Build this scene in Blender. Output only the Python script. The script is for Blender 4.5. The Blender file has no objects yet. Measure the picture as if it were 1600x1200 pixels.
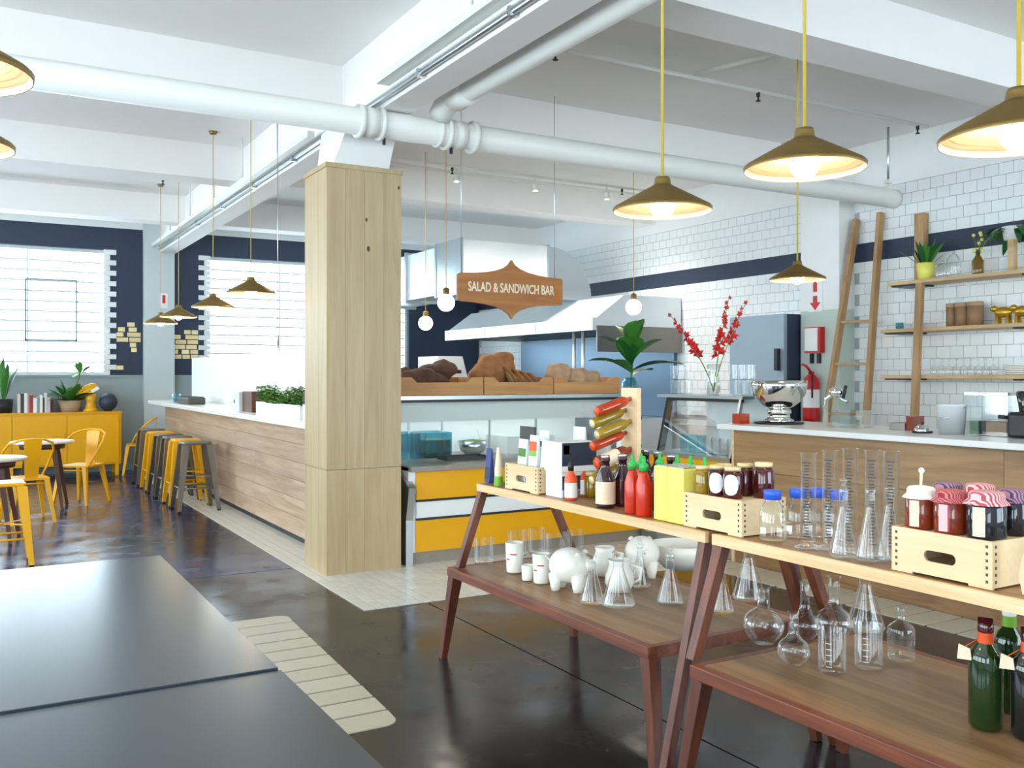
import bpy, bmesh, math, random
from mathutils import Vector, Matrix
random.seed(7)
PI = math.pi
scene = bpy.context.scene
COL = scene.collection
# ------------------------------------------------------------ camera, world, exposure
FPX, CH, YAW, HORIZ = 1453.0, 1.5, math.radians(30.2), 586.0
cam_d = bpy.data.cameras.new('camera'); cam = bpy.data.objects.new('camera', cam_d); COL.objects.link(cam)
cam.location = (0, 0, CH); cam.rotation_euler = (PI/2, 0, -YAW)
cam_d.sensor_fit = 'HORIZONTAL'; cam_d.sensor_width = 36.0; cam_d.lens = 36.0*FPX/1600.0
cam_d.shift_y = -(600-HORIZ)/1600.0; cam_d.clip_end = 200
scene.camera = cam
w = bpy.data.worlds.new('overcast_sky'); scene.world = w; w.use_nodes = True
bg = w.node_tree.nodes['Background']; bg.inputs[0].default_value = (0.76, 0.90, 1.0, 1); bg.inputs[1].default_value = 8.5
vs = scene.view_settings; vs.view_transform = 'Standard'; vs.look = 'None'; vs.gamma = 1.0; vs.exposure = 0.3
try: vs.use_curve_mapping = False
except Exception: pass
def portal(name, loc, rot, sx, sy):      # sampling portals in the real window openings (they emit nothing themselves)
    l = bpy.data.lights.new(name, 'AREA'); l.shape = 'RECTANGLE'; l.size = sx; l.size_y = sy
    l.cycles.is_portal = True
    o = bpy.data.objects.new(name, l); COL.objects.link(o); o.location = loc; o.rotation_euler = rot
for yy in (-0.9, 2.6, 5.7, 8.85, 12.0): portal('window_portal', (-4.45, yy, 2.0), (0, -PI/2, 0), 2.4, 2.5)
for xx in (-2.4, 4.2, 7.0): portal('window_portal', (xx, -3.45, 2.2), (PI/2, 0, 0), 2.8, 2.0)

SN, CS = math.sin(YAW), math.cos(YAW)
def T_(px): return (px-800.0)/FPX
def onz(px, py, z):                       # point of a horizontal plane
    d = FPX*(CH-z)/(py-HORIZ); t = T_(px); return d*(SN+t*CS), d*(CS-t*SN)
def onX(px, py, X):                       # (Y, z) on a plane X = const
    t = T_(px); d = X/(SN+t*CS); return d*(CS-t*SN), CH+(HORIZ-py)*d/FPX
def onY(px, py, Y):                       # (X, z) on a plane Y = const
    t = T_(px); d = Y/(CS-t*SN); return d*(SN+t*CS), CH+(HORIZ-py)*d/FPX
# ------------------------------------------------------------ materials
def lin(c):
    out = []
    for v in c[:3]:
        v = v/255.0; out.append(v/12.92 if v <= 0.04045 else ((v+0.055)/1.055)**2.4)
    return (*out, 1.0)
def nt_new(name):
    m = bpy.data.materials.new(name); m.use_nodes = True; nt = m.node_tree
    return m, nt, nt.nodes['Principled BSDF']
def plain(name, rgb, rough=0.5, metal=0.0, var=0.06, scale=6.0, bump=0.0, spec=0.5, coat=0.0, trans=0.0, ior=1.45, randv=0.0):
    m, nt, b = nt_new(name); N = nt.nodes; L = nt.links
    b.inputs['Roughness'].default_value = rough; b.inputs['Metallic'].default_value = metal
    b.inputs['Specular IOR Level'].default_value = spec; b.inputs['Coat Weight'].default_value = coat
    b.inputs['Transmission Weight'].default_value = trans; b.inputs['IOR'].default_value = ior
    tc = N.new('ShaderNodeTexCoord'); nz = N.new('ShaderNodeTexNoise'); nz.inputs['Scale'].default_value = scale; nz.inputs['Detail'].default_value = 4
    L.new(tc.outputs['Object'], nz.inputs['Vector'])
    hs = N.new('ShaderNodeHueSaturation'); hs.inputs['Color'].default_value = lin(rgb)
    mr = N.new('ShaderNodeMapRange'); mr.inputs[3].default_value = 1-var; mr.inputs[4].default_value = 1+var
    L.new(nz.outputs['Fac'], mr.inputs[0])
    if randv:
        oi = N.new('ShaderNodeObjectInfo'); m2 = N.new('ShaderNodeMapRange'); m2.inputs[3].default_value = -randv; m2.inputs[4].default_value = randv
        L.new(oi.outputs['Random'], m2.inputs[0]); ad = N.new('ShaderNodeMath'); L.new(mr.outputs[0], ad.inputs[0]); L.new(m2.outputs[0], ad.inputs[1]); L.new(ad.outputs[0], hs.inputs['Value'])
    else: L.new(mr.outputs[0], hs.inputs['Value'])
    L.new(hs.outputs[0], b.inputs['Base Color'])
    if bump:
        bp = N.new('ShaderNodeBump'); bp.inputs['Strength'].default_value = bump; bp.inputs['Distance'].default_value = 0.01
        L.new(nz.outputs['Fac'], bp.inputs['Height']); L.new(bp.outputs[0], b.inputs['Normal'])
    return m
def wood(name, light, dark, axis='Z', scale=1.0, rough=0.45, randv=0.12, knots=False, contrast=1.0):
    m, nt, b = nt_new(name); N = nt.nodes; L = nt.links
    b.inputs['Roughness'].default_value = rough
    tc = N.new('ShaderNodeTexCoord'); mp = N.new('ShaderNodeMapping')
    s = [9.0*scale]*3; s['XYZ'.index(axis)] = 0.7*scale; mp.inputs['Scale'].default_value = s
    oi = N.new('ShaderNodeObjectInfo'); ml = N.new('ShaderNodeVectorMath'); ml.operation = 'ADD'
    cx = N.new('ShaderNodeCombineXYZ'); mu = N.new('ShaderNodeMath'); mu.operation = 'MULTIPLY'; mu.inputs[1].default_value = 17.0
    L.new(oi.outputs['Random'], mu.inputs[0])
    for i in range(3): L.new(mu.outputs[0], cx.inputs[i])
    L.new(tc.outputs['Object'], mp.inputs['Vector']); L.new(mp.outputs[0], ml.inputs[0]); L.new(cx.outputs[0], ml.inputs[1])
    nz = N.new('ShaderNodeTexNoise'); nz.inputs['Scale'].default_value = 1.1; nz.inputs['Detail'].default_value = 6; nz.inputs['Distortion'].default_value = 1.2
    L.new(ml.outputs[0], nz.inputs['Vector'])
    n2 = N.new('ShaderNodeTexNoise'); n2.inputs['Scale'].default_value = 7.0; n2.inputs['Detail'].default_value = 3; L.new(ml.outputs[0], n2.inputs['Vector'])
    mx = N.new('ShaderNodeMath'); mx.operation = 'MULTIPLY_ADD'; mx.inputs[1].default_value = 0.35
    L.new(n2.outputs['Fac'], mx.inputs[0]); L.new(nz.outputs['Fac'], mx.inputs[2])
    cr = N.new('ShaderNodeValToRGB'); e = cr.color_ramp.elements
    mid = 0.67; e[0].position = mid-0.2/contrast; e[1].position = mid+0.2/contrast; e[0].color = lin(dark); e[1].color = lin(light)
    L.new(mx.outputs[0], cr.inputs[0])
    hs = N.new('ShaderNodeHueSaturation'); mr = N.new('ShaderNodeMapRange'); mr.inputs[3].default_value = 1-randv; mr.inputs[4].default_value = 1+randv
    L.new(oi.outputs['Random'], mr.inputs[0]); L.new(mr.outputs[0], hs.inputs['Value']); L.new(cr.outputs[0], hs.inputs['Color'])
    L.new(hs.outputs[0], b.inputs['Base Color'])
    bp = N.new('ShaderNodeBump'); bp.inputs['Strength'].default_value = 0.15; bp.inputs['Distance'].default_value = 0.004
    L.new(mx.outputs[0], bp.inputs['Height']); L.new(bp.outputs[0], b.inputs['Normal'])
    return m
def emit(name, rgb, strength):
    m, nt, b = nt_new(name)
    b.inputs['Base Color'].default_value = lin(rgb); b.inputs['Emission Color'].default_value = lin(rgb); b.inputs['Emission Strength'].default_value = strength
    return m
def glass(name, tint=(245, 250, 250), ior=1.45, body=0.05, edge=0.35):
    # thin-walled clear glass: see-through with fresnel reflection and a whiter look where the wall is seen edge-on
    m = bpy.data.materials.new(name); m.use_nodes = True; nt = m.node_tree; N = nt.nodes; L = nt.links
    for n in list(N): N.remove(n)
    out = N.new('ShaderNodeOutputMaterial'); tr = N.new('ShaderNodeBsdfTransparent'); tr.inputs[0].default_value = lin(tint)
    gl = N.new('ShaderNodeBsdfGlossy'); gl.inputs['Roughness'].default_value = 0.03; gl.inputs[0].default_value = (1, 1, 1, 1)
    f0 = ((ior-1)/(ior+1))**2
    lf = N.new('ShaderNodeLayerWeight'); lf.inputs[0].default_value = 0.5; p5 = N.new('ShaderNodeMath'); p5.operation = 'POWER'; p5.inputs[1].default_value = 2.2; L.new(lf.outputs['Facing'], p5.inputs[0])
    fr = N.new('ShaderNodeMath'); fr.operation = 'MULTIPLY_ADD'; fr.inputs[1].default_value = 0.9; fr.inputs[2].default_value = f0; L.new(p5.outputs[0], fr.inputs[0])
    lw = N.new('ShaderNodeLayerWeight'); lw.inputs[0].default_value = 0.35
    df = N.new('ShaderNodeBsdfTranslucent'); df.inputs[0].default_value = (0.8, 0.85, 0.85, 1)
    pw = N.new('ShaderNodeMath'); pw.operation = 'POWER'; pw.inputs[1].default_value = 3.0; L.new(lw.outputs['Facing'], pw.inputs[0])
    ma = N.new('ShaderNodeMath'); ma.operation = 'MULTIPLY_ADD'; ma.inputs[1].default_value = edge; ma.inputs[2].default_value = body; L.new(pw.outputs[0], ma.inputs[0])
    m1 = N.new('ShaderNodeMixShader'); L.new(ma.outputs[0], m1.inputs[0]); L.new(tr.outputs[0], m1.inputs[1]); L.new(df.outputs[0], m1.inputs[2])
    m2 = N.new('ShaderNodeMixShader'); L.new(fr.outputs[0], m2.inputs[0]); L.new(m1.outputs[0], m2.inputs[1]); L.new(gl.outputs[0], m2.inputs[2])
    L.new(m2.outputs[0], out.inputs[0])
    return m
M = {}
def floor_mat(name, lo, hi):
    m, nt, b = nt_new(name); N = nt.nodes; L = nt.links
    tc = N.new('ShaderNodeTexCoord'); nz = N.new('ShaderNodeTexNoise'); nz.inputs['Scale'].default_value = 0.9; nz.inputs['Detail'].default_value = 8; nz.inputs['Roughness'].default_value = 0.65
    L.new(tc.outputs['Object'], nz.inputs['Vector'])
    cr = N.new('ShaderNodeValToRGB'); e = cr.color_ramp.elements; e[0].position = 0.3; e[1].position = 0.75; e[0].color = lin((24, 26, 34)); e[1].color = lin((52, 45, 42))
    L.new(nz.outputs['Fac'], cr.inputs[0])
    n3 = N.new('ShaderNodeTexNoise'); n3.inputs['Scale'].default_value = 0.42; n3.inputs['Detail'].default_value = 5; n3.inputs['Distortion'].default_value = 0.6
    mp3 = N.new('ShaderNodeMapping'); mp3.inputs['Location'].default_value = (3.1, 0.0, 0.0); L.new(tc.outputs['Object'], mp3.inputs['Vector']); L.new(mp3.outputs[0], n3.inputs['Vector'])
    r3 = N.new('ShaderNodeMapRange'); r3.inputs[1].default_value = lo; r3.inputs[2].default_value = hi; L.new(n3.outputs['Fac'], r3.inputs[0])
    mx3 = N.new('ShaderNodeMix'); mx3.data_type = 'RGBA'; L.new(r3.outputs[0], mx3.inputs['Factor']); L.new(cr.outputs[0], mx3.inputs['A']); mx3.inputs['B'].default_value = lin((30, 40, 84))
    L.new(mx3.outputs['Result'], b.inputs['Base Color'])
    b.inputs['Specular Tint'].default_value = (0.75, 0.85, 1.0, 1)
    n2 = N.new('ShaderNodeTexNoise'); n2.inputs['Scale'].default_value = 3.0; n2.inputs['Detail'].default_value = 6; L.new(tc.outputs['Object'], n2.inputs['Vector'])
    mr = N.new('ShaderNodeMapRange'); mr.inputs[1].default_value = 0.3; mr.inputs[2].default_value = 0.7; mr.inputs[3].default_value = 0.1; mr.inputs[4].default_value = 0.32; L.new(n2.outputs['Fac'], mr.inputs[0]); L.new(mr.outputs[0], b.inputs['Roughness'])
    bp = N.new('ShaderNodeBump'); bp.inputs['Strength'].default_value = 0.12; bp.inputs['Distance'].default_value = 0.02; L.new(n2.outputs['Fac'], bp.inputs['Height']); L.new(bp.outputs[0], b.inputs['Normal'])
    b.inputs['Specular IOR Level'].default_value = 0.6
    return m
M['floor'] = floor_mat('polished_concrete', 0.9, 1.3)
M['floorsheen'] = floor_mat('painted_sheen_concrete', 0.25, 0.62)  # navy patches put the floor's blue sky reflection into the base colour
M['joint'] = plain('floor_joint', (22, 20, 20), 0.6)
M['ceil'] = plain('ceiling_paint', (243, 240, 237), 0.75, var=0.02)
M['wallw'] = plain('white_paint', (238, 239, 238), 0.6, var=0.02)
M['pipe'] = plain('pipe_paint', (232, 232, 226), 0.4, var=0.03)
M['navy'] = plain('navy_paint', (44, 56, 76), 0.55, var=0.12, scale=14, bump=0.2)
M['grey'] = plain('grey_wainscot', (150, 163, 164), 0.5, var=0.05)
M['pilaster'] = plain('pilaster_paint', (200, 208, 206), 0.6, var=0.03)
M['palegreen'] = plain('pale_green_paint', (196, 210, 200), 0.55)
M['brickw'] = plain('white_brick', (232, 234, 232), 0.6, randv=0.06)
M['gold'] = plain('gold_leaf', (236, 214, 160), 0.45, 0.25, randv=0.15)
M['goldorn'] = plain('gold_paint', (206, 164, 56), 0.3, 0.7)
M['splash'] = plain('blue_grey_steel', (104, 128, 150), 0.35, 0.4)
M['tile'] = plain('white_glazed_tile', (236, 240, 240), 0.15, var=0.015, randv=0.02)
M['grout'] = plain('grey_grout', (176, 180, 180), 0.8)
M['ftile'] = plain('cream_floor_tile', (222, 216, 204), 0.35, var=0.05, randv=0.05)
M['fgrout'] = plain('floor_grout', (128, 120, 108), 0.8)
M['oaktile'] = plain('pale_strip_tile', (198, 190, 170), 0.4, var=0.06, scale=18, randv=0.04)
M['winframe'] = plain('window_bar_paint', (214, 222, 222), 0.5)
M['glass'] = glass('clear_glass', (250, 252, 252), 1.55, 0.0, 0.4)
M['pane'] = glass('window_pane', (250, 253, 253), 1.2, 0.0, 0.0)
M['caseglass'] = glass('case_glass', (251, 253, 253), 1.25, 0.0, 0.05)
M['blueglass'] = glass('blue_glass', (176, 228, 238), 1.45, 0.1, 0.3)
M['amberglass'] = glass('olive_glass', (190, 160, 50), 1.45, 0.15, 0.2)
M['column'] = wood('pale_ash_boards', (196, 174, 136), (172, 147, 106), 'Z', 1.0, 0.5, 0.03, contrast=0.7)
M['barwood'] = wood('ash_bar_planks', (206, 180, 154), (172, 142, 114), 'Y', 0.8, 0.4, 0.1)
M['counterwood'] = wood('oak_counter_planks', (178, 142, 98), (146, 110, 70), 'Y', 0.8, 0.45, 0.06)
M['shelfwood'] = wood('oak_shelf', (166, 126, 84), (128, 92, 56), 'Y', 1.2, 0.4, 0.04)
M['edgewood'] = wood('pale_shelf_edge', (236, 206, 160), (216, 180, 130), 'Y', 1.2, 0.5, 0.03)
M['redwood'] = wood('red_stained_leg', (118, 64, 42), (78, 40, 27), 'Z', 1.3, 0.4, 0.08)
M['redrail'] = wood('red_stained_rail', (136, 74, 48), (94, 48, 32), 'Y', 1.3, 0.4, 0.08)
M['crate'] = wood('birch_plywood', (234, 208, 166), (220, 190, 144), 'Y', 0.8, 0.55, 0.03)
M['crateX'] = wood('pine_crate', (206, 154, 94), (180, 124, 70), 'X', 0.9, 0.5, 0.06)
M['ladder'] = wood('pale_pine', (184, 148, 104), (156, 118, 76), 'Z', 1.2, 0.5, 0.06)
M['shelfpine'] = wood('pine_shelf', (214, 184, 140), (190, 156, 110), 'Y', 1.0, 0.5, 0.05)
M['signwood'] = wood('sign_board', (190, 126, 66), (160, 100, 46), 'X', 1.1, 0.5, 0.02)
M['signtext'] = plain('cream_lettering', (248, 232, 204), 0.5)
M['darkleg'] = wood('dark_brown_leg', (96, 56, 36), (62, 36, 24), 'Z', 1.0, 0.45, 0.05)
M['yellow'] = plain('yellow_lacquer', (236, 170, 12), 0.3, var=0.04)
M['whitelam'] = plain('white_laminate', (238, 240, 238), 0.25, var=0.02)
M['dark'] = plain('black_edge', (36, 38, 40), 0.4)
M['stone'] = plain('grey_stone_top', (150, 142, 130), 0.3, var=0.12, scale=30)
M['steel'] = plain('brushed_steel', (196, 204, 208), 0.28, 1.0, var=0.05)
M['steelw'] = plain('bright_sheet_steel', (232, 238, 240), 0.4, 0.45, var=0.03)
M['chrome'] = plain('mirror_steel', (225, 225, 220), 0.08, 1.0, var=0.0)
M['gun'] = plain('gunmetal_steel', (132, 128, 122), 0.32, 0.9, var=0.1)
M['brass'] = plain('aged_brass', (158, 130, 78), 0.42, 0.85, var=0.12, scale=20)
M['brassin'] = plain('cream_shade_lining', (250, 232, 200), 0.5)
M['cord'] = plain('mustard_cord', (206, 178, 70), 0.6)
M['bulb'] = emit('lit_bulb', (255, 226, 180), 45)
M['globe'] = emit('lit_globe', (255, 236, 210), 16)
M['fillstrip'] = emit('added_fill_strip', (240, 250, 255), 10)  # glow of the strips added inside the salad bar
M['spot'] = emit('added_spot_lens', (255, 232, 205), 60)  # glow of the added kitchen spots
M['marble'] = plain('white_marble_top', (238, 238, 234), 0.2, var=0.05, scale=5)
M['tabledark'] = plain('dark_slate_laminate', (48, 56, 64), 0.23, var=0.25, scale=7, spec=0.9)
M['tablew'] = plain('whitewashed_table', (226, 214, 200), 0.4)
M['ceramic'] = plain('white_ceramic', (242, 238, 226), 0.2, var=0.02)
M['red'] = plain('red_print', (190, 40, 40), 0.5)
M['sauce'] = plain('red_chili_sauce', (200, 44, 10), 0.25, var=0.05, coat=0.2)
M['green'] = plain('green_cap', (52, 170, 78), 0.35)
M['syrup'] = plain('dark_syrup', (52, 20, 26), 0.1, coat=0.5)
M['jam'] = plain('dark_jam', (72, 18, 20), 0.1, coat=0.5)
M['amber'] = plain('amber_preserve', (124, 46, 22), 0.1, coat=0.5)
M['ink'] = plain('black_preserve', (28, 30, 36), 0.1, coat=0.5)
M['rackorange'] = plain('chili_oil', (196, 66, 26), 0.12, coat=0.4, trans=0.3)
M['olive'] = plain('pickle_jar', (146, 118, 26), 0.12, coat=0.5)
M['orange'] = plain('orange_pack', (226, 84, 30), 0.35)
M['cream'] = plain('cream_paper', (232, 214, 184), 0.6)
M['white'] = plain('white_card', (240, 240, 238), 0.5, var=0.02)
M['bluecap'] = plain('blue_cap', (44, 92, 206), 0.35)
M['navybox'] = plain('navy_box', (42, 52, 74), 0.45)
M['tin'] = plain('yellow_tin', (240, 232, 110), 0.35, var=0.04)
M['lid'] = plain('tin_lid', (200, 198, 186), 0.25, 0.9)
M['greenglass'] = plain('green_bottle_glass', (34, 62, 22), 0.06, coat=0.6, trans=0.35)
M['darkglass'] = plain('dark_bottle_glass', (18, 26, 24), 0.06, coat=0.6)
M['lime'] = plain('lime_sleeve', (120, 176, 50), 0.4)
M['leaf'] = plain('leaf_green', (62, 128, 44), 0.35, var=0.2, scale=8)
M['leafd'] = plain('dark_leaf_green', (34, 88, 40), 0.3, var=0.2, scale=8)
M['herb'] = plain('herb_green', (74, 124, 36), 0.5, var=0.3, scale=20)
M['petal'] = plain('red_petal', (204, 36, 34), 0.5, var=0.15)
M['stem'] = plain('flower_stem', (110, 140, 66), 0.5)
M['bread'] = plain('bread_crust', (160, 108, 66), 0.75, var=0.55, scale=12, bump=0.6)
M['breadd'] = plain('rye_crust', (92, 62, 48), 0.75, var=0.6, scale=12, bump=0.6)
M['breadp'] = plain('floured_crust', (186, 152, 118), 0.8, var=0.5, scale=12, bump=0.6)
M['crumb'] = plain('bread_crumb', (204, 164, 112), 0.85, var=0.15, scale=30, bump=0.4)
M['black'] = plain('black_plastic', (26, 27, 30), 0.4)
M['charcoal'] = plain('charcoal_card', (72, 70, 68), 0.6)
M['firered'] = plain('fire_red', (204, 30, 34), 0.35)
M['cork'] = plain('brown_canister', (150, 116, 84), 0.6)
M['fridge'] = plain('blue_steel_door', (146, 162, 174), 0.4, 0.3)
M['terra'] = plain('woven_pot', (180, 150, 120), 0.7)
M['cloth1'] = plain('white_cloth', (238, 234, 226), 0.8)
def gingham(name, a, b, sc=40):
    m, nt, p = nt_new(name); N = nt.nodes; L = nt.links
    tc = N.new('ShaderNodeTexCoord'); ck = N.new('ShaderNodeTexWave'); ck.inputs['Scale'].default_value = sc
    L.new(tc.outputs['Object'], ck.inputs['Vector']); cr = N.new('ShaderNodeValToRGB'); cr.color_ramp.interpolation = 'CONSTANT'
    cr.color_ramp.elements[0].color = lin(a); cr.color_ramp.elements[1].color = lin(b); cr.color_ramp.elements[1].position = 0.5
    L.new(ck.outputs['Fac'], cr.inputs[0]); L.new(cr.outputs[0], p.inputs['Base Color']); p.inputs['Roughness'].default_value = 0.8
    return m
M['cloth2'] = gingham('red_check_cloth', (150, 44, 54), (196, 120, 120), 60)
M['cloth3'] = gingham('pink_stripe_cloth', (226, 188, 186), (176, 74, 86), 34)
M['cloth4'] = gingham('blue_stripe_cloth', (66, 66, 110), (180, 130, 140), 44)
# ------------------------------------------------------------ mesh builder
SUBS = {'label_band': ('bottle_body', 'cylinder'), 'paper_label': ('jar_body', 'bottle_body'), 'lining': ('shade',), 'print': ('pouch_body', 'carton_body', 'tin_body'), 'scale_marks': ('tube', 'glass_body'), 'red_print': ('cup_body',), 'symbol': ('sign_plate',), 'arrow': ('sign_plate',), 'rubber_foot': ('leg',), 'lens': ('spot_can',), 'blossom': ('flower_stem',), 'door_handle': ('door',), 'finger_joint': ('front_panel',), 'crumb': ('crust',), 'lettering': ('sign_board',), 'base_ring': ('bottle_body',), 'collar': ('pipe_run',), 'clip': ('conduit_run',)}
class MB:
    def __init__(s): s.v = []; s.f = []; s.sm = []
    def add(s, vs, fs, smooth=False):
        o = len(s.v); s.v += [Vector(v) for v in vs]
        for f in fs: s.f.append(tuple(i+o for i in f)); s.sm.append(smooth)
        return s
    def box(s, x0, x1, y0, y1, z0, z1):
        return s.add([(x0,y0,z0),(x1,y0,z0),(x1,y1,z0),(x0,y1,z0),(x0,y0,z1),(x1,y0,z1),(x1,y1,z1),(x0,y1,z1)],
              [(0,3,2,1),(4,5,6,7),(0,1,5,4),(1,2,6,5),(2,3,7,6),(3,0,4,7)])
    def hexa(s, b, t):      # four bottom points, four top points
        return s.add(list(b)+list(t), [(0,3,2,1),(4,5,6,7),(0,1,5,4),(1,2,6,5),(2,3,7,6),(3,0,4,7)])
    def bar(s, p0, p1, w, d, ax=(1,0,0), w1=None, d1=None):   # rectangular bar with horizontal end cuts; w along ax, d across
        p0, p1 = Vector(p0), Vector(p1); a = Vector(ax).normalized(); z = (p1-p0).normalized(); c = z.cross(a)
        if c.length < 1e-4: c = Vector((0,1,0))
        c.normalize(); w1 = w if w1 is None else w1; d1 = d if d1 is None else d1
        q = [(-1,-1),(1,-1),(1,1),(-1,1)]
        return s.hexa([p0+a*(w/2*i)+c*(d/2*j) for i,j in q], [p1+a*(w1/2*i)+c*(d1/2*j) for i,j in q])
    def tube(s, pts, r, seg=10, closed=False, cap=True):
        pts = [Vector(p) for p in pts]; n = len(pts); rr = r if isinstance(r, (list, tuple)) else [r]*n
        vs = []; up = None
        for i, p in enumerate(pts):
            a = pts[(i-1) % n] if (closed or i > 0) else p; b = pts[(i+1) % n] if (closed or i < n-1) else p
            t = (b-a).normalized()
            if up is None:
                up = t.orthogonal().normalized()
            else:
                up = (up - t*up.dot(t)); up = up.normalized() if up.length > 1e-6 else t.orthogonal().normalized()
            sd = t.cross(up)
            for k in range(seg):
                an = 2*PI*k/seg; vs.append(p+(up*math.cos(an)+sd*math.sin(an))*rr[i])
        fs = []; m = n if closed else n-1
        for i in range(m):
            for k in range(seg):
                a = i*seg+k; b = i*seg+(k+1) % seg; j = ((i+1) % n)*seg
                fs.append((a, b, j+(k+1) % seg, j+k))
        if cap and not closed: fs.append(tuple(reversed(range(seg)))); fs.append(tuple((n-1)*seg+k for k in range(seg)))
        return s.add(vs, fs, True)
    def lathe(s, prof, c=(0,0,0), seg=24, wob=None):     # prof: (r, z); r = 0 closes
        c = Vector(c); vs = []; fs = []; rings = []
        for (r, z) in prof:
            if r <= 1e-6: rings.append([len(vs)]); vs.append(c+Vector((0,0,z)))
            else:
                ring = []
                for k in range(seg):
                    an = 2*PI*k/seg; q = r*(1+(wob(an, r, z) if wob else 0)); ring.append(len(vs)); vs.append(c+Vector((q*math.cos(an), q*math.sin(an), z)))
                rings.append(ring)
        for A, B in zip(rings, rings[1:]):
            if len(A) == 1 and len(B) == 1: continue
            for k in range(seg):
                k2 = (k+1) % seg
                if len(A) == 1: fs.append((A[0], B[k2], B[k]))
                elif len(B) == 1: fs.append((A[k], A[k2], B[0]))
                else: fs.append((A[k], A[k2], B[k2], B[k]))
        return s.add(vs, fs, True)
    def sphere(s, c, r, seg=16, rings=9, fn=None):
        rx, ry, rz = r if isinstance(r, (tuple, list)) else (r, r, r); c = Vector(c); vs = [c+Vector((0,0,-rz))]; fs = []
        for i in range(1, rings):
            ph = -PI/2+PI*i/rings
            for k in range(seg):
                an = 2*PI*k/seg; p = Vector((rx*math.cos(ph)*math.cos(an), ry*math.cos(ph)*math.sin(an), rz*math.sin(ph)))
                vs.append(c+(p*fn(p) if fn else p))
        vs.append(c+Vector((0,0,rz))); top = len(vs)-1
        for k in range(seg):
            k2 = (k+1) % seg; fs.append((0, 1+k2, 1+k)); b = 1+(rings-2)*seg; fs.append((b+k, b+k2, top))
            for i in range(rings-2):
                a = 1+i*seg; fs.append((a+k, a+k2, a+seg+k2, a+seg+k))
        return s.add(vs, fs, True)
    def prism(s, poly, fn):       # poly of 2-D points, fn(u, v, side) -> 3-D for side 0/1
        n = len(poly); vs = [fn(u, v, 0) for u, v in poly]+[fn(u, v, 1) for u, v in poly]
        fs = [tuple(reversed(range(n))), tuple(range(n, 2*n))]+[(i, (i+1) % n, n+(i+1) % n, n+i) for i in range(n)]
        return s.add(vs, fs)
    def xf(s, mat, start=0):
        for i in range(start, len(s.v)): s.v[i] = mat @ s.v[i]
        return s
    def mesh(s, name, mat, org=(0,0,0)):
        o = Vector(org); me = bpy.data.meshes.new(name); me.from_pydata([v-o for v in s.v], [], s.f); me.materials.append(mat)
        me.polygons.foreach_set('use_smooth', s.sm)
        bm = bmesh.new(); bm.from_mesh(me); bmesh.ops.recalc_face_normals(bm, faces=bm.faces[:]); bm.to_mesh(me); bm.free(); me.update()
        return me
    def part(s, name, mat, parent, local=False, bevel=0, label=None, kind=None):
        if name in SUBS and parent.parent is None:          # a piece of a part goes one level deeper
            c = [k for k in parent.children if k.name.split('.')[0] in SUBS[name]]
            if c: parent = max(c, key=lambda k: k['n'])
        me = s.mesh(name, M[mat], (0,0,0) if local else wloc(parent)); o = bpy.data.objects.new(name, me); COL.objects.link(o); o.parent = parent; o['n'] = len(bpy.data.objects)
        if label: o['label'] = label
        if kind: o['kind'] = kind
        bev(o, bevel); return o
    def thing(s, name, mat, label, cat, org, group=None, bevel=0, kind=None):
        me = s.mesh(name, M[mat], org); o = bpy.data.objects.new(name, me); COL.objects.link(o); o.location = org
        o['label'] = label; o['category'] = cat
        if group: o['group'] = group
        if kind: o['kind'] = kind
        bev(o, bevel); return o
    def struct(s, name, mat, label=None, cat=None, org=(0,0,0)):
        me = s.mesh(name, M[mat], org); o = bpy.data.objects.new(name, me); COL.objects.link(o); o.location = org; o['kind'] = 'structure'
        o['label'] = label or name.replace('_', ' ')+' of the cafe room'; o['category'] = cat or name.split('_')[0]
        return o
def wloc(o):
    v = Vector((0,0,0))
    while o is not None: v = v+o.location; o = o.parent
    return v
def bev(o, b):
    if b:
        m = o.modifiers.new('bevel', 'BEVEL'); m.width = b; m.segments = 2; m.limit_method = 'ANGLE'; m.angle_limit = math.radians(40)
def E(name, label, cat, loc, group=None, rz=0):
    o = bpy.data.objects.new(name, None); COL.objects.link(o); o.empty_display_size = 0.05; o.location = loc; o.rotation_euler = (0,0,rz)
    o['label'] = label; o['category'] = cat
    if group: o['group'] = group
    return o
def copy_tree(o, loc=None, label=None, rz=None, parent=None):
    c = o.copy(); COL.objects.link(c); c.parent = parent
    if parent is None:
        if loc is not None: c.location = loc
        if label: c['label'] = label
        if rz is not None: c.rotation_euler = (0,0,rz)
    for ch in list(o.children): copy_tree(ch, parent=c)
    return c
def inst(me, name, parent, loc, scale=None):         # a piece sharing mesh data; loc in the parent's own frame
    o = bpy.data.objects.new(name, me); COL.objects.link(o); o.parent = parent; o.location = loc
    if scale: o.scale = scale
    return o
def mset(o, mat): o.material_slots[0].link = 'OBJECT'; o.material_slots[0].material = M[mat]; return o
# ============================================================ THE ROOM
XL, XR, YN, YF, ZC = -4.5, 8.4, -3.5, 15.7, 4.0
fl = MB().box(XL-0.2, XR+0.25, YN-0.2, YF+0.25, -0.25, -0.012).struct('floor', 'joint', 'dark polished concrete floor with pale tile inlays', 'floor')
xs = [XL, -0.6, 2.6, 5.8, XR]; ys = [YN, 1.0, 7.1, 11.6, YF]
for a, b in zip(xs, xs[1:]):
    for c, d in zip(ys, ys[1:]):
        MB().box(a+0.005, b-0.005, c+0.005, d-0.005, -0.05, 0.0).part('concrete_slab', 'floorsheen' if (c >= 7 and b < 2.7) else 'floor', fl)  # far left slabs carry the painted blue reflection
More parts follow.
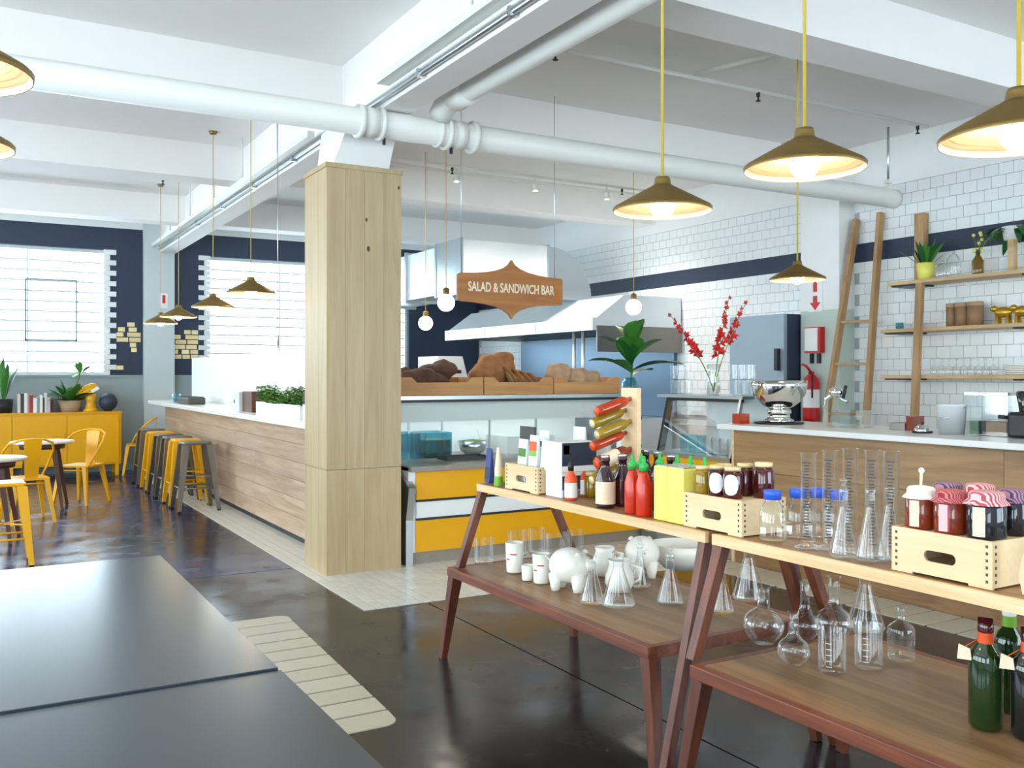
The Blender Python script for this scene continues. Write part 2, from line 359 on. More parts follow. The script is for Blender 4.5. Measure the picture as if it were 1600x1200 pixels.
# small cream tiles: apron round the column and salad bar, and the strip along the bar
MB().box(2.16, 5.3, 5.57, 6.9, -0.01, 0.002).part('tile_bed', 'fgrout', fl)
MB().box(2.16, 2.6, 6.9, 14.7, -0.01, 0.002).part('tile_bed', 'fgrout', fl)
tl = []
tw, tlg = 0.082, 0.125
nx = int((5.3-2.16)/tw)
for i in range(nx+1):
    x = 2.16+i*tw; off = (i % 2)*tlg/2; far = 6.75 if x > 2.56 else 14.7
    y = 5.57-(tlg-off if off else 0)
    while y < far:
        y0, y1 = max(y, 5.57), min(y+tlg, far)
        if y1-y0 > 0.02 and min(x+tw, 5.3)-x > 0.02: tl.append((x, min(x+tw, 5.3), y0, y1))
        y += tlg
tl.sort(key=lambda q: (q[0]+q[1])**2/4+(q[2]+q[3])**2/4)
rest = MB(); tme = {}
for i, (x0, x1, y0, y1) in enumerate(tl):
    g = 0.004
    if i < 300:
        k = (round(x1-x0, 3), round(y1-y0, 3))
        if k not in tme: tme[k] = MB().box(-k[0]/2+g, k[0]/2-g, -k[1]/2+g, k[1]/2-g, 0, 0.0065).mesh('floor_tile', M['ftile'])
        inst(tme[k], 'floor_tile', fl, ((x0+x1)/2, (y0+y1)/2, 0))
    else: rest.box(x0+g, x1-g, y0+g, y1-g, 0, 0.0065)
rest.part('floor_tiles', 'ftile', fl, kind='stuff')
# pale strip inlay beside the dark tables (11 long tiles, rounded outer corners)
def strip_tile(x0a, x0b, y0, y1, xl, cn, cf, r=0.07):
    g = 0.009; p = [(xl, y0+g)]
    if cn: p += [(x0a-r+r*math.sin(a), y0+g+r-r*math.cos(a)) for a in [PI/2*k/5 for k in range(6)]]
    else: p.append((x0a, y0+g))
    if cf: p += [(x0b-r+r*math.cos(a), y1-g-r+r*math.sin(a)) for a in [PI/2*k/5 for k in range(6)]]
    else: p.append((x0b, y1-g))
    p.append((xl, y1-g)); return p
n = 11; y0, y1 = 3.69, 5.73; xa, xb = 1.60, 1.70
for i in range(n):
    u0, u1 = i/n, (i+1)/n; p = strip_tile(xa+(xb-xa)*u0, xa+(xb-xa)*u1, y0+(y1-y0)*u0, y0+(y1-y0)*u1, 1.02+(xb-xa)*u0, i == 0, i == n-1)
    MB().prism(p, lambda u, v, s: (u, v, 0.0 if s == 0 else 0.005)).part('strip_tile', 'oaktile', fl)
# strip along the oak counter
for i in range(20):
    yy = 5.56-i*0.2; MB().box(4.93, 5.29, yy-0.192, yy-0.008, 0, 0.005).part('strip_tile', 'oaktile', fl)
# ---- ceiling with cross beams and one girder on the column line
ce = MB().box(XL-0.2, XR+0.25, YN-0.2, YF+0.25, ZC, ZC+0.2).struct('ceiling', 'ceil', 'white painted concrete ceiling with deep beams', 'ceiling')
for yy in (-2.2, 0.95, 4.1, 7.2, 10.35, 13.55):
    MB().box(XL, 2.6, yy, yy+0.36, 3.63, ZC+0.01).part('cross_beam', 'ceil', ce)
    MB().box(2.84, XR, yy, yy+0.36, 3.63, ZC+0.01).part('cross_beam', 'ceil', ce)
MB().box(2.6, 2.84, YN, YF, 3.45, ZC+0.01).part('girder', 'ceil', ce)
# ---- back wall: grey wainscot, navy brick above, two windows
wb = MB().box(XL, XR, YF, YF+0.25, 0, 1.5).struct('wall_back', 'grey', 'far wall with grey dado and navy painted brick', 'wall')
W = [(-1.75, 1.86, 1.5, 3.45), (3.32, 6.95, 1.5, 3.45)]
def nav(x0, x1, z0, z1, nm='navy_brickwork', mt='navy'): MB().box(x0, x1, YF, YF+0.25, z0, z1).part(nm, mt, wb)
nav(XL, -1.75, 1.5, 3.8); nav(1.86, 3.32, 1.5, 3.8); nav(6.95, XR, 1.5, 3.8); nav(-1.75, 1.86, 3.45, 3.8); nav(3.32, 6.95, 3.45, 3.8)
nav(XL, XR, 3.8, ZC, 'white_frieze', 'wallw')
MB().box(XL, XR, YF-0.02, YF, 1.47, 1.5).part('dado_cap', 'grey', wb)
qs = {}
def brick(x0, x1, z0, z1, mt, pr=0.02):
    k = (round(x1-x0, 3), round(z1-z0, 3), mt)
    if k not in qs: qs[k] = MB().box(-k[0]/2+0.003, k[0]/2-0.003, -pr, 0, -k[1]/2+0.003, k[1]/2-0.003).mesh('brick', M[mt])
    inst(qs[k], 'brick', wb, ((x0+x1)/2, YF, (z0+z1)/2))
for i in range(24):
    z0 = 1.5+i*0.0815; wd = 0.19 if i % 2 else 0.10
    brick(1.78, 1.78+wd, z0, z0+0.0815, 'brickw'); brick(3.40-wd, 3.40, z0, z0+0.0815, 'brickw')
def goldpatch(xmin, xmax, rows):
    for z0, cells in rows:
        for (a, b) in cells:
            x = xmin+(xmax-xmin)*a; x2 = xmin+(xmax-xmin)*b; nb = max(1, round((x2-x)/0.15))
            for j in range(nb): brick(x+(x2-x)*j/nb, x+(x2-x)*(j+1)/nb-0.012, z0, z0+0.072, 'gold', 0.012)
goldpatch(1.97, 2.36, [(1.58, [(0, .3)]), (1.86, [(.55, .8)]), (1.94, [(.5, .78)]), (2.02, [(0, .95)]), (2.1, [(0, .3), (.4, .95)]), (2.18, [(.05, .35), (.45, .8)]), (2.26, [(.4, .72)])])
goldpatch(2.83, 3.22, [(1.76, [(0, 1)]), (1.84, [(0, .2), (.3, 1)]), (1.92, [(0, .95)]), (2.0, [(.05, 1)]), (2.08, [(0, .3), (.45, 1)]), (2.16, [(.4, 1)])])
MB().box(2.36, 2.82, YF-0.12, YF, 0, ZC).struct('trim_1', 'pilaster', 'pale grey pilaster between the two navy walls', 'pilaster')
for wi, (x0, x1, z0, z1) in enumerate(W):
    o = E('window_%d' % (wi+1), ['wide bright window behind the yellow sideboard', 'wide bright window behind the wooden column'][wi], 'window', ((x0+x1)/2, YF+0.1, z0)); o['kind'] = 'structure'
    f = MB(); b = 0.05
    for q in ((x0, x1, z0, z0+b), (x0, x1, z1-b, z1), (x0, x0+b, z0+b, z1-b), (x1-b, x1, z0+b, z1-b)): f.box(q[0], q[1], YF+0.07, YF+0.13, q[2], q[3])
    f.part('window_frame', 'winframe', o)
    nr = 12; rh = (z1-z0-2*b)/nr; cxs = [x0+b, x0+(x1-x0)*0.345, x0+(x1-x0)*0.69, x1-b]
    for r in range(1, nr): MB().box(x0+b, x1-b, YF+0.09, YF+0.11, z0+b+r*rh-0.013, z0+b+r*rh+0.013).part('glazing_bar', 'winframe', o)
    for c in cxs[1:3]: MB().box(c-0.01, c+0.01, YF+0.088, YF+0.112, z0+b, z1-b).part('mullion', 'winframe', o)
    for c0, c1 in zip(cxs, cxs[1:]): MB().box(c0, c1, YF+0.098, YF+0.102, z0+b, z1-b).part('pane', 'pane', o)
    # opening light
    a0, a1 = (0.70, 1.42) if wi == 0 else (5.6, 6.4); s = MB(); sb = 0.025
    for q in ((a0, a1, 2.02, 2.02+sb), (a0, a1, 2.94, 2.94+sb), (a0, a0+sb, 2.02, 2.94), (a1-sb, a1, 2.02, 2.94)): s.box(q[0], q[1], YF+0.055, YF+0.085, q[2], q[3])
    s.part('opening_sash', 'grey', o)
# ---- right wall: white tiles with a navy band
wr = MB().box(XR, XR+0.25, YN, YF, 0, ZC).struct('wall_right', 'grout', 'white tiled side wall with a navy band', 'wall')
MB().box(XR-0.02, XR, YN, YF, 3.5, ZC).part('white_plaster', 'wallw', wr)
MB().box(XR-0.012, XR, YN, YF, 0, 0.9).part('white_plaster', 'wallw', wr)
MB().box(XR-0.014, XR, YN, YF, 2.73, 2.93).part('navy_band', 'navy', wr)
tiles = []
rows = [2.73-0.118*(k+1) for k in range(15)]+[2.93+0.114*k for k in range(5)]
for ri, z0 in enumerate(rows):
    h = 0.118 if z0 < 2.7 else 0.114; y = 1.0+(ri % 2)*0.0725
    while y < YF-0.15:
        if not (6.9 < y+0.07 < 7.52): tiles.append((y, z0, h))
        y += 0.145
tiles.sort(key=lambda q: (0 if 4.75 < q[0] < 6.9 else 1, q[0] if q[0] > 4.75 else 99))
rest = MB(); cache = {}
for i, (y, z, h) in enumerate(tiles):
    if i < 300:
        if h not in cache: cache[h] = MB().box(-0.01, 0, 0.0025, 0.1425, 0.0025, h-0.0025).mesh('wall_tile', M['tile'])
        inst(cache[h], 'wall_tile', wr, (XR, y, z))
    else: rest.box(XR-0.01, XR, y+0.0025, y+0.1425, z+0.0025, z+h-0.0025)
rest.part('wall_tiles', 'tile', wr, kind='stuff')
pr = MB().box(8.15, XR, 6.94, 7.48, 2.22, 3.64).struct('trim_2', 'wallw', 'white wall pier with pale green lower half beside the ladder', 'pier')
MB().box(8.149, XR, 6.939, 7.481, 0, 2.22).part('painted_dado', 'palegreen', pr)
# ---- left wall and wall behind the camera, with their big windows
def pier_wall(name, label, horizontal, pos, top, lo, hi, th, wins):
    o = E(name, label, 'wall', (pos if not horizontal else 0, pos if horizontal else 0, 0)); o['kind'] = 'structure'
    def bx(a, b, z0, z1, nm, mt='wallw', t=th):
        m = MB()
        if horizontal: m.box(a, b, pos-t, pos, z0, z1)
        else: m.box(pos-t, pos, a, b, z0, z1)
        m.part(nm, mt, o)
    bx(lo, hi, 0, 0.8, 'lower_wall'); bx(lo, hi, top, ZC, 'upper_wall')
    e = lo
    for a, b in wins:
        bx(e, a, 0.8, top, 'pier'); e = b
        for k in range(1, 4): bx(a+(b-a)*k/4-0.012, a+(b-a)*k/4+0.012, 0.8, top, 'mullion', 'winframe', 0.04)
        for k in range(1, 5): bx(a, b, 0.8+(top-0.8)*k/5-0.01, 0.8+(top-0.8)*k/5+0.01, 'glazing_bar', 'winframe', 0.03)
    bx(e, hi, 0.8, top, 'pier')
pier_wall('wall_left', 'white window wall along the dining side', False, XL, 3.2, YN, YF, 0.2, [(-2.3, 0.5), (1.3, 3.9), (4.4, 7.0), (7.55, 10.15), (10.7, 13.3)])
pier_wall('wall_near', 'white window wall behind the dark tables', True, YN, 3.2, XL, XR, 0.2, [(-3.8, -1.0), (2.8, 5.6), (5.9, 8.1)])
# ============================================================ COLUMN
col = E('wooden_column', 'square column clad in pale knotty boards at the end of the bar', 'column', (2.585, 6.925, 0))
MB().box(2.31, 2.86, 6.69, 7.16, 0, 3.07).part('core', 'column', col)
def split_boards(lo, hi, n, face):
    for i in range(n):
        a, b = lo+(hi-lo)*i/n+0.0006, lo+(hi-lo)*(i+1)/n-0.0012
        for z0, z1 in ((0.0, 0.79), (0.793, 3.05)):
            m = MB()
            if face == 'f': m.box(a, b, 6.665, 6.69, z0, z1)
            elif face == 'l': m.box(2.285, 2.31, a, b, z0, z1)
            elif face == 'r': m.box(2.86, 2.885, a, b, z0, z1)
            m.part('board', 'column', col)
split_boards(2.285, 2.885, 4, 'f'); split_boards(6.69, 7.185, 3, 'l'); split_boards(6.69, 7.185, 3, 'r')
MB().box(2.275, 2.895, 6.655, 7.195, 3.05, 3.085).part('cap_board', 'column', col)
for kx, kz, r in ((2.60, 2.68, 0.012), (2.615, 2.46, 0.017), (2.865, 2.95, 0.011)):
    MB().lathe([(r, 0), (r*0.7, 0.002), (0, 0.0025)], seg=12).xf(Matrix.Translation((kx, 6.6655, kz)) @ Matrix.Rotation(PI/2, 4, 'X') @ Matrix.Diagonal((0.8, 1.4, 1, 1))).part('knot', 'darkleg', col)
hm = MB(); hm.hexa([(2.36,6.74,3.085),(2.81,6.74,3.085),(2.81,7.12,3.085),(2.36,7.12,3.085)], [(2.46,6.6,3.45),(2.84,6.6,3.45),(2.84,7.3,3.45),(2.46,7.3,3.45)]); hm.part('capital', 'wallw', col)
# ============================================================ PIPES AND CONDUITS
def circ(n, r, f): return [f(r*math.cos(2*PI*k/n), r*math.sin(2*PI*k/n)) for k in range(n)]
PY, PZ, PR = 6.40, 3.345, 0.098
pp = E('ceiling_pipe', 'thick white pipe crossing the room in front of the column top', 'pipe', (2.5, PY, PZ))
MB().tube([(XL+0.01, PY, PZ), (8.2, PY, PZ), (8.31, PY+0.01, PZ), (8.385, PY+0.02, PZ)], PR, 24).part('pipe_run', 'pipe', pp)
def xpipe(px): return onY(px, 200, PY)[0]
for px, wd, r in ((561, .035, .122), (577, .10, .108), (594, .03, .12), (684, .03, .112), (697, .03, .124), (715, .10, .108), (738, .035, .124)):
    x = xpipe(px); MB().tube([(x-wd/2, PY, PZ), (x+wd/2, PY, PZ)], r, 24).part('collar', 'pipe', pp)
for px in (600, 705):
    x = xpipe(px); MB().box(x-0.01, x+0.01, PY-0.008, PY+0.008, PZ-PR-0.05, PZ-PR).part('bolt', 'dark', pp)
bpz = E('branch_pipe', 'white branch pipe running along the girder into the thick pipe', 'pipe', (3.06, 3.0, 3.5))
MB().tube([(3.06, YN+0.02, 3.53), (3.06, PY-0.3, 3.53), (3.06, PY-0.12, 3.5), (3.06, PY-0.06, 3.46)], 0.085, 20).part('pipe_run', 'pipe', bpz)
MB().tube([(3.06, 5.85, 3.53), (3.06, 6.08, 3.53)], 0.105, 20).part('collar', 'pipe', bpz)
for yy, nm in ((2.2, 0), (5.0, 1)):
    MB().box(3.045, 3.075, yy-0.02, yy+0.02, 3.6, ZC).part('hanger', 'pipe', bpz)
def conduit(x, z, r, y0, y1, label, mat='pipe', clips=()):
    o = E('conduit', label, 'conduit', (x, y0, z)); MB().tube([(x, y0, z), (x, y1, z)], r, 10).part('conduit_run', mat, o)
    for c in clips: MB().box(x-r*1.6, 2.6, c-0.015, c+0.015, z-r*1.5, z+r*1.5).part('clip', 'steel', o)
conduit(2.565, 3.49, 0.018, -3.4, 15.5, 'slim steel conduit low on the girder face', 'steel', (1.4, 3.0, 4.4, 5.6, 8.4, 9.8, 11.2, 12.6, 14.0))
conduit(2.58, 3.545, 0.014, -3.4, 15.5, 'white conduit on the girder just above the steel one', 'pipe')
tr_ = E('cable_tray', 'long pale cable tray along the girder side', 'cable tray', (2.55, 3, 3.72))
MB().box(2.49, 2.6, -3.4, 6.2, 3.57, 3.575).box(2.49, 2.495, -3.4, 6.2, 3.575, 3.625).box(2.595, 2.6, -3.4, 6.2, 3.575, 3.625).part('tray_trough', 'pipe', tr_)
for c in (0.6, 2.6, 4.8): MB().tube([(2.52, c, 3.58), (2.52, c, ZC)], 0.012, 8).part('drop_rod', 'pipe', tr_)
lt_ = E('lighting_trunking', 'long pale trunking on the girder above the bar pendants', 'trunking', (2.5, 11, 3.5))
MB().box(2.44, 2.5, 7.6, 15.4, 3.50, 3.55).part('trunking_run', 'pipe', lt_)
for c in (8.6, 9.9, 11.2, 12.6, 14.0): MB().tube([(2.47, c, 3.55), (2.47, c, ZC)], 0.012, 8).part('drop_rod', 'pipe', lt_)
def sprinkler_run(label, p0, p1, heads):
    o = E('sprinkler_pipe', label, 'sprinkler pipe', p0); MB().tube([p0, p1], 0.018, 8).part('pipe_run', 'pipe', o)
    for h in heads:
        q = Vector(p0).lerp(Vector(p1), h)
        MB().lathe([(0, -0.09), (0.022, -0.085), (0.022, -0.08), (0.008, -0.075), (0.008, -0.05), (0.016, -0.045), (0.016, -0.01), (0, 0)], q, 10).part('sprinkler_head', 'dark', o)
sprinkler_run('thin sprinkler pipe over the glassware tables', (2.9, 5.75, 3.9), (8.0, 5.75, 3.9), (0.16, 0.56, 0.97))
sprinkler_run('thin sprinkler pipe over the salad bar', (2.9, 9.6, 3.9), (8.3, 9.6, 3.9), (0.35, 0.8))
tk = E('added_track_light', 'thin ceiling track with small spots added to light the kitchen', 'added track light', (5.6, 9.9, 3.93))  # spots added on this track to brighten the kitchen
MB().box(3.2, 8.2, 9.885, 9.915, 3.9, 3.93).part('added_track', 'pipe', tk)
for x in (3.9, 5.0, 6.1, 7.2):
    MB().box(x-0.01, x+0.01, 9.895, 9.905, 3.93, ZC).part('hanger', 'pipe', tk)
    MB().lathe([(0, 0), (0.03, -0.005), (0.035, -0.02), (0.04, -0.1), (0.036, -0.1), (0.03, -0.05), (0, -0.045)], (x, 9.9, 3.9), 14).part('spot_can', 'pipe', tk)  # can of an added kitchen spot
    MB().lathe([(0.034, -0.09), (0, -0.088)], (x, 9.9, 3.9), 14).part('lens', 'spot', tk)  # lens of an added kitchen spot
    l = bpy.data.lights.new('added_spot_lamp', 'SPOT'); l.energy = 120; l.color = (1.0, 0.93, 0.84); l.spot_size = math.radians(130); l.spot_blend = 0.8; l.shadow_soft_size = 0.035  # added lamp that lifts the kitchen brightness
    lo = bpy.data.objects.new('added_spot_lamp', l); COL.objects.link(lo); lo.parent = tk; lo.location = Vector((x, 9.9, 3.78))-wloc(tk)
sprinkler_run('thin sprinkler pipe between the nearest left ceiling beams', (-4.4, 8.6, 3.9), (2.5, 8.6, 3.9), (0.66,))
sprinkler_run('thin sprinkler pipe between the farther left ceiling beams', (-4.4, 11.9, 3.9), (2.5, 11.9, 3.9), (0.66, 0.93))
wc = E('wall_conduit', 'thin conduit dropping from the ceiling down to the thick pipe by the tiled wall', 'conduit', (8.0, 6.2, 3.45))
MB().tube([(8.0, 6.2, 3.45), (8.0, 6.2, ZC)], 0.012, 8).part('conduit_run', 'steel', wc); MB().box(7.97, 8.03, 6.17, 6.23, 3.43, 3.47).part('bracket', 'pipe', wc)
sp = E('pipe_stub', 'short white diagonal pipe under the ceiling above the middle brass pendant', 'pipe', (5.6, 5.2, 3.9))
MB().tube([(5.05, 5.75, 3.93), (5.35, 5.0, 3.95)], 0.02, 8).part('pipe_run', 'pipe', sp); MB().tube([(5.35, 5.0, 3.95), (5.35, 5.0, ZC)], 0.02, 8).part('elbow', 'pipe', sp)
# ============================================================ BAR ALONG THE LEFT OF THE COLUMN
bar = E('wooden_bar', 'long bar faced in pale planks with a white top running back from the column', 'bar', (2.8, 11, 0))
MB().box(2.56, 2.9, 7.25, 14.7, 0, 1.07).part('carcass', 'barwood', bar)
MB().box(2.555, 2.575, 7.25, 14.7, 0, 0.06).part('plinth', 'dark', bar)
bz = [0.06+0.165*k for k in range(7)]; bz[-1] = 1.07
for i, (a, b) in enumerate(zip(bz, bz[1:])):
    cuts = [7.22, 9.6+(i % 3)*0.8, 12.2+((i+1) % 3)*0.7, 14.7]
    for c, d in zip(cuts, cuts[1:]): MB().box(2.53, 2.56, c+0.0015, d-0.0015, a+0.0015, b-0.0015).part('plank', 'barwood', bar)
for i, (a, b) in enumerate(zip(bz, bz[1:])): MB().box(2.53, 2.9, 14.7, 14.73, a+0.0015, b-0.0015).part('plank', 'barwood', bar)
ct = MB().box(2.29, 2.935, 7.2, 14.75, 1.07, 1.12).part('countertop', 'marble', bar, bevel=0.006)
sc_ = MB().box(2.87, 2.93, 7.95, 14.5, 1.121, 1.755).thing('white_screen', 'whitelam', 'low white screen panel standing along the back of the bar top', 'screen', (2.9, 11, 1.121), bevel=0.006)
# ============================================================ SALAD BAR
sb = E('salad_bar', 'yellow and white salad counter with glass front beside the column', 'salad bar', (4.1, 7.2, 0))
X0, X1 = 2.97, 5.32
MB().box(X0, X1, 6.74, 7.9, 0, 0.1).part('kick_plinth', 'stone', sb)
MB().box(X0, X1, 6.72, 7.9, 0.1, 0.77).part('carcass', 'whitelam', sb)
MB().box(X0+0.06, X1, 6.70, 6.72, 0.105, 0.355).part('lower_panel', 'yellow', sb)
MB().box(X0+0.06, X1, 6.69, 6.72, 0.355, 0.37).part('trim_strip', 'dark', sb)
MB().box(X0+0.06, X1, 6.70, 6.72, 0.372, 0.50).part('band_panel', 'whitelam', sb)
MB().box(X0+0.06, X1, 6.69, 6.72, 0.50, 0.515).part('trim_strip', 'dark', sb)
MB().box(X0+0.06, X1, 6.70, 6.72, 0.517, 0.74).part('upper_panel', 'yellow', sb)
MB().box(X0, X1+0.1, 6.66, 7.9, 0.74, 0.78).part('stone_ledge', 'stone', sb, bevel=0.004)
ep = [(6.70, 0), (7.9, 0), (7.9, 1.27), (7.22, 1.27), (6.92, 0.78), (6.64, 0.62), (6.66, 0.52), (6.70, 0.36)]
MB().prism(ep, lambda u, v, s: (X0-0.03 if s == 0 else X0+0.03, u, v)).part('end_panel', 'steel', sb)
MB().box(X0-0.03, X1+0.15, 7.18, 7.92, 1.285, 1.325).part('top_shelf', 'steel', sb, bevel=0.004)
MB().box(X0-0.03, X1+0.15, 7.17, 7.2, 1.268, 1.29).part('shelf_edge', 'dark', sb)
MB().box(X0+0.03, X1, 7.24, 7.27, 1.10, 1.268).part('fascia_panel', 'whitelam', sb)
MB().box(X0+0.06, X1-0.03, 7.30, 7.33, 1.275, 1.285).part('added_fill_strip', 'fillstrip', sb)  # strip lights added under the shelf to brighten the salad bar interior
MB().box(X0+0.06, X1-0.03, 7.4, 7.43, 1.275, 1.285).part('added_fill_strip', 'fillstrip', sb)
MB().box(X0+0.03, X1, 7.86, 7.89, 0.78, 1.28).part('back_panel', 'whitelam', sb)  # white panel added behind the glass so the interior looks brighter
gp = [(6.93, 0.78), (6.94, 0.78), (7.21, 1.268), (7.2, 1.268)]
for i in range(3):
    a, b = X0+0.04+(X1-X0-0.06)*i/3, X0+0.04+(X1-X0-0.06)*(i+1)/3-0.006
    MB().prism(gp, lambda u, v, s: (a if s == 0 else b, u, v)).part('glass_front', 'caseglass', sb)
for x in (3.3, 3.62, 4.1, 4.6): MB().box(x-0.008, x+0.008, 7.45, 7.466, 0.78, 1.285).part('post', 'steel', sb)
def bowl(label, x, y, z, r, h, mat, fill=None):
    o = E('serving_bowl', label, 'bowl', (x, y, z))
    MB().lathe([(r*.5, 0), (r*.8, h*.3), (r, h), (r*.96, h), (r*.75, h*.35), (0, h*.12)], (x, y, z), 20).part('bowl_body', mat, o)
    if fill: MB().lathe([(r*.9, h*.75), (r*.6, h*1.05), (0, h*1.15)], (x, y, z), 20, lambda a, q, zz: 0.06*math.sin(5*a+zz*40)).part('salad_fill', fill, o)
def tray(label, x0, x1, y0, y1, z, h, mat, fill):
    o = E('food_tray', label, 'tray', ((x0+x1)/2, (y0+y1)/2, z)); t = 0.012
    m = MB(); m.box(x0, x1, y0, y1, z, z+t); m.box(x0, x1, y0, y0+t, z+t, z+h); m.box(x0, x1, y1-t, y1, z+t, z+h); m.box(x0, x0+t, y0+t, y1-t, z+t, z+h); m.box(x1-t, x1, y0+t, y1-t, z+t, z+h)
    m.part('tray_body', mat, o)
    if fill: MB().box(x0+t, x1-t, y0+t, y1-t, z+t, z+h*0.7).part('food_fill', fill, o)
tray('pale blue food tray nearest the column inside the salad bar glass', 3.1, 3.34, 7.3, 7.6, 0.781, 0.22, 'blueglass', None)
tray('second pale blue food tray inside the salad bar glass', 3.38, 3.64, 7.3, 7.6, 0.781, 0.22, 'blueglass', 'breadp')
tray('dark tray with green garnish on the salad bar ledge', 3.45, 3.85, 7.0, 7.2, 0.781, 0.03, 'dark', None)
bowl('steel salad bowl inside the salad bar glass', 3.95, 7.5, 0.781, 0.14, 0.12, 'steel', 'herb')
tray('white tray inside the middle of the salad bar', 4.2, 4.7, 7.3, 7.7, 0.781, 0.16, 'whitelam', 'herb')
# ---- bread crates
def bread_crate(label, x0, x1, y0=7.24, y1=7.72, z=1.326):
    o = E('bread_crate', label, 'crate', ((x0+x1)/2, (y0+y1)/2, z), 'bread crates on the salad bar'); t = 0.018; h = 0.155; L = x1-x0
    q = [(x0, 0), (x1, 0), (x1, h), (x1-0.10, h), (x1-0.15, h-0.045), (x0+0.15, h-0.045), (x0+0.10, h), (x0, h)]
    for yy, nm in ((y0, 'front_panel'), (y1-t, 'back_panel')): MB().prism(q, lambda u, v, s: (u, yy if s == 0 else yy+t, z+v)).part(nm, 'crateX', o)
    MB().box(x0, x0+t, y0+t, y1-t, z, z+h).part('side_panel', 'crateX', o); MB().box(x1-t, x1, y0+t, y1-t, z, z+h).part('side_panel', 'crateX', o)
    MB().box(x0+t, x1-t, y0+t, y1-t, z, z+0.015).part('base_panel', 'crateX', o)
cxs = [3.13, 3.925, 4.66, 5.42]
bread_crate('wooden bread crate with dark loaves next to the column', cxs[0], cxs[1]-0.005)
bread_crate('middle wooden bread crate with sliced loaf on the salad bar', cxs[1]+0.005, cxs[2]-0.005)
bread_crate('wooden bread crate with floured loaves nearest the leafy plant', cxs[2]+0.005, cxs[3])
def loaf(label, c, r, mat, rot=(0,0,0), seed=0, group=None):
    rnd = random.Random(seed); ph = [rnd.uniform(0, 6) for _ in range(3)]
    fn = lambda p: 1+0.08*math.sin(p.x*34+ph[0])+0.06*math.sin(p.y*41+ph[1])*math.cos(p.x*50)+0.07*math.sin(p.z*48+p.x*22+ph[2])
    m = MB().sphere((0,0,0), r, 28, 16, fn)
    m.xf(Matrix.Translation(c) @ Matrix.Rotation(rot[2], 4, 'Z') @ Matrix.Rotation(rot[1], 4, 'Y') @ Matrix.Rotation(rot[0], 4, 'X'))
    return m.thing('bread_loaf', mat, label, 'bread', c, group)
zb = 1.345
loaf('long dark rye loaf at the front of the left crate', (3.42, 7.4, zb+0.115), (0.23, 0.13, 0.10), 'breadd', (0, 0.05, 0.1), 1)
loaf('dark crusty loaf heaped on top in the left crate', (3.60, 7.5, zb+0.18), (0.19, 0.12, 0.10), 'breadd', (0, -0.25, -0.2), 2)
loaf('small dark loaf at the back of the left crate', (3.30, 7.58, zb+0.13), (0.14, 0.10, 0.09), 'breadd', (0, 0, 0.4), 3)
loaf('large brown loaf standing tilted in the middle crate', (4.15, 7.5, zb+0.20), (0.24, 0.13, 0.15), 'bread', (0, -0.5, 0.1), 4)
loaf('round brown loaf at the back of the middle crate', (4.42, 7.6, zb+0.12), (0.16, 0.10, 0.10), 'bread', (0, 0, 0), 5)
for i in range(4):
    o = E('bread_slice', ['thick bread slice leaning on the large loaf in the middle crate', 'second bread slice fanned in the middle crate', 'third bread slice fanned in the middle crate', 'last bread slice, lowest of the fan in the middle crate'][i], 'bread', (4.28+0.08*i, 7.38, zb+0.14-0.012*i), 'bread slices in the middle crate')
    R = Matrix.Translation(wloc(o)) @ Matrix.Rotation(math.radians(52), 4, 'Y') @ Matrix.Rotation(0.2, 4, 'Z')
    fn = lambda p: 1+0.06*math.sin(p.x*30+i)
    MB().sphere((0,0,0), (0.12-0.008*i, 0.085, 0.022), 20, 8, fn).xf(R).part('crust', 'bread', o)
    MB().sphere((0,0,0), (0.105-0.008*i, 0.07, 0.026), 20, 8, fn).xf(R).part('crumb', 'crumb', o)
loaf('pale floured loaf at the left of the right crate', (4.86, 7.45, zb+0.15), (0.15, 0.12, 0.12), 'breadp', (0, 0.3, 0.2), 8)
loaf('long pale floured loaf lying across the right crate', (5.08, 7.4, zb+0.12), (0.22, 0.11, 0.10), 'breadp', (0, 0.12, 0), 9)
# ---- hanging sign
sg = E('hanging_sign', 'pointed wooden sign with cream lettering hanging over the salad bar', 'sign', (4.075, 7.0, 2.02))
cx, cz = 4.075, 2.245; half = []
def sgn_outline():
    pts = []
    for sx, sz in ((1, 1), (1, -1), (-1, -1), (-1, 1)):
        q = [(0.0, 0.255), (0.03, 0.215), (0.08, 0.183), (0.16, 0.156), (0.26, 0.137), (0.36, 0.127), (0.46, 0.122), (0.505, 0.119), (0.52, 0.112), (0.526, 0.098), (0.527, 0.05)]
        q = [(sx*a, sz*b) for a, b in q]
        if sx*sz < 0: q = q[::-1]
        pts += q
    out = []
    for p in pts:
        if not out or (Vector(p)-Vector(out[-1])).length > 1e-4: out.append(p)
    return out[:-1] if (Vector(out[0])-Vector(out[-1])).length < 1e-4 else out
MB().prism(sgn_outline(), lambda u, v, s: (cx+u, 7.0 if s == 0 else 7.03, cz+v)).part('sign_board', 'signwood', sg)
def text_part(txt, size, mat, parent, loc, rot, name='lettering', extr=0.002, sx=1.0):
    cu = bpy.data.curves.new(name, 'FONT'); cu.body = txt; cu.size = size; cu.align_x = 'CENTER'; cu.align_y = 'CENTER'; cu.extrude = extr; cu.offset = size*0.018
    t = bpy.data.objects.new('tmp', cu); COL.objects.link(t); bpy.context.view_layer.update()
    me = bpy.data.meshes.new_from_object(t.evaluated_get(bpy.context.evaluated_depsgraph_get())); bpy.data.objects.remove(t)
    me.transform(Matrix.Diagonal((sx, 1, 1, 1))); me.materials.clear(); me.materials.append(M[mat])
    o = bpy.data.objects.new(name, me); COL.objects.link(o); o.parent = parent; o.location = Vector(loc)-wloc(parent); o.rotation_euler = rot
    return o
text_part('SALAD & SANDWICH BAR', 0.112, 'signtext', sg, (cx, 6.998, cz+0.005), (PI/2, 0, 0), sx=0.66)
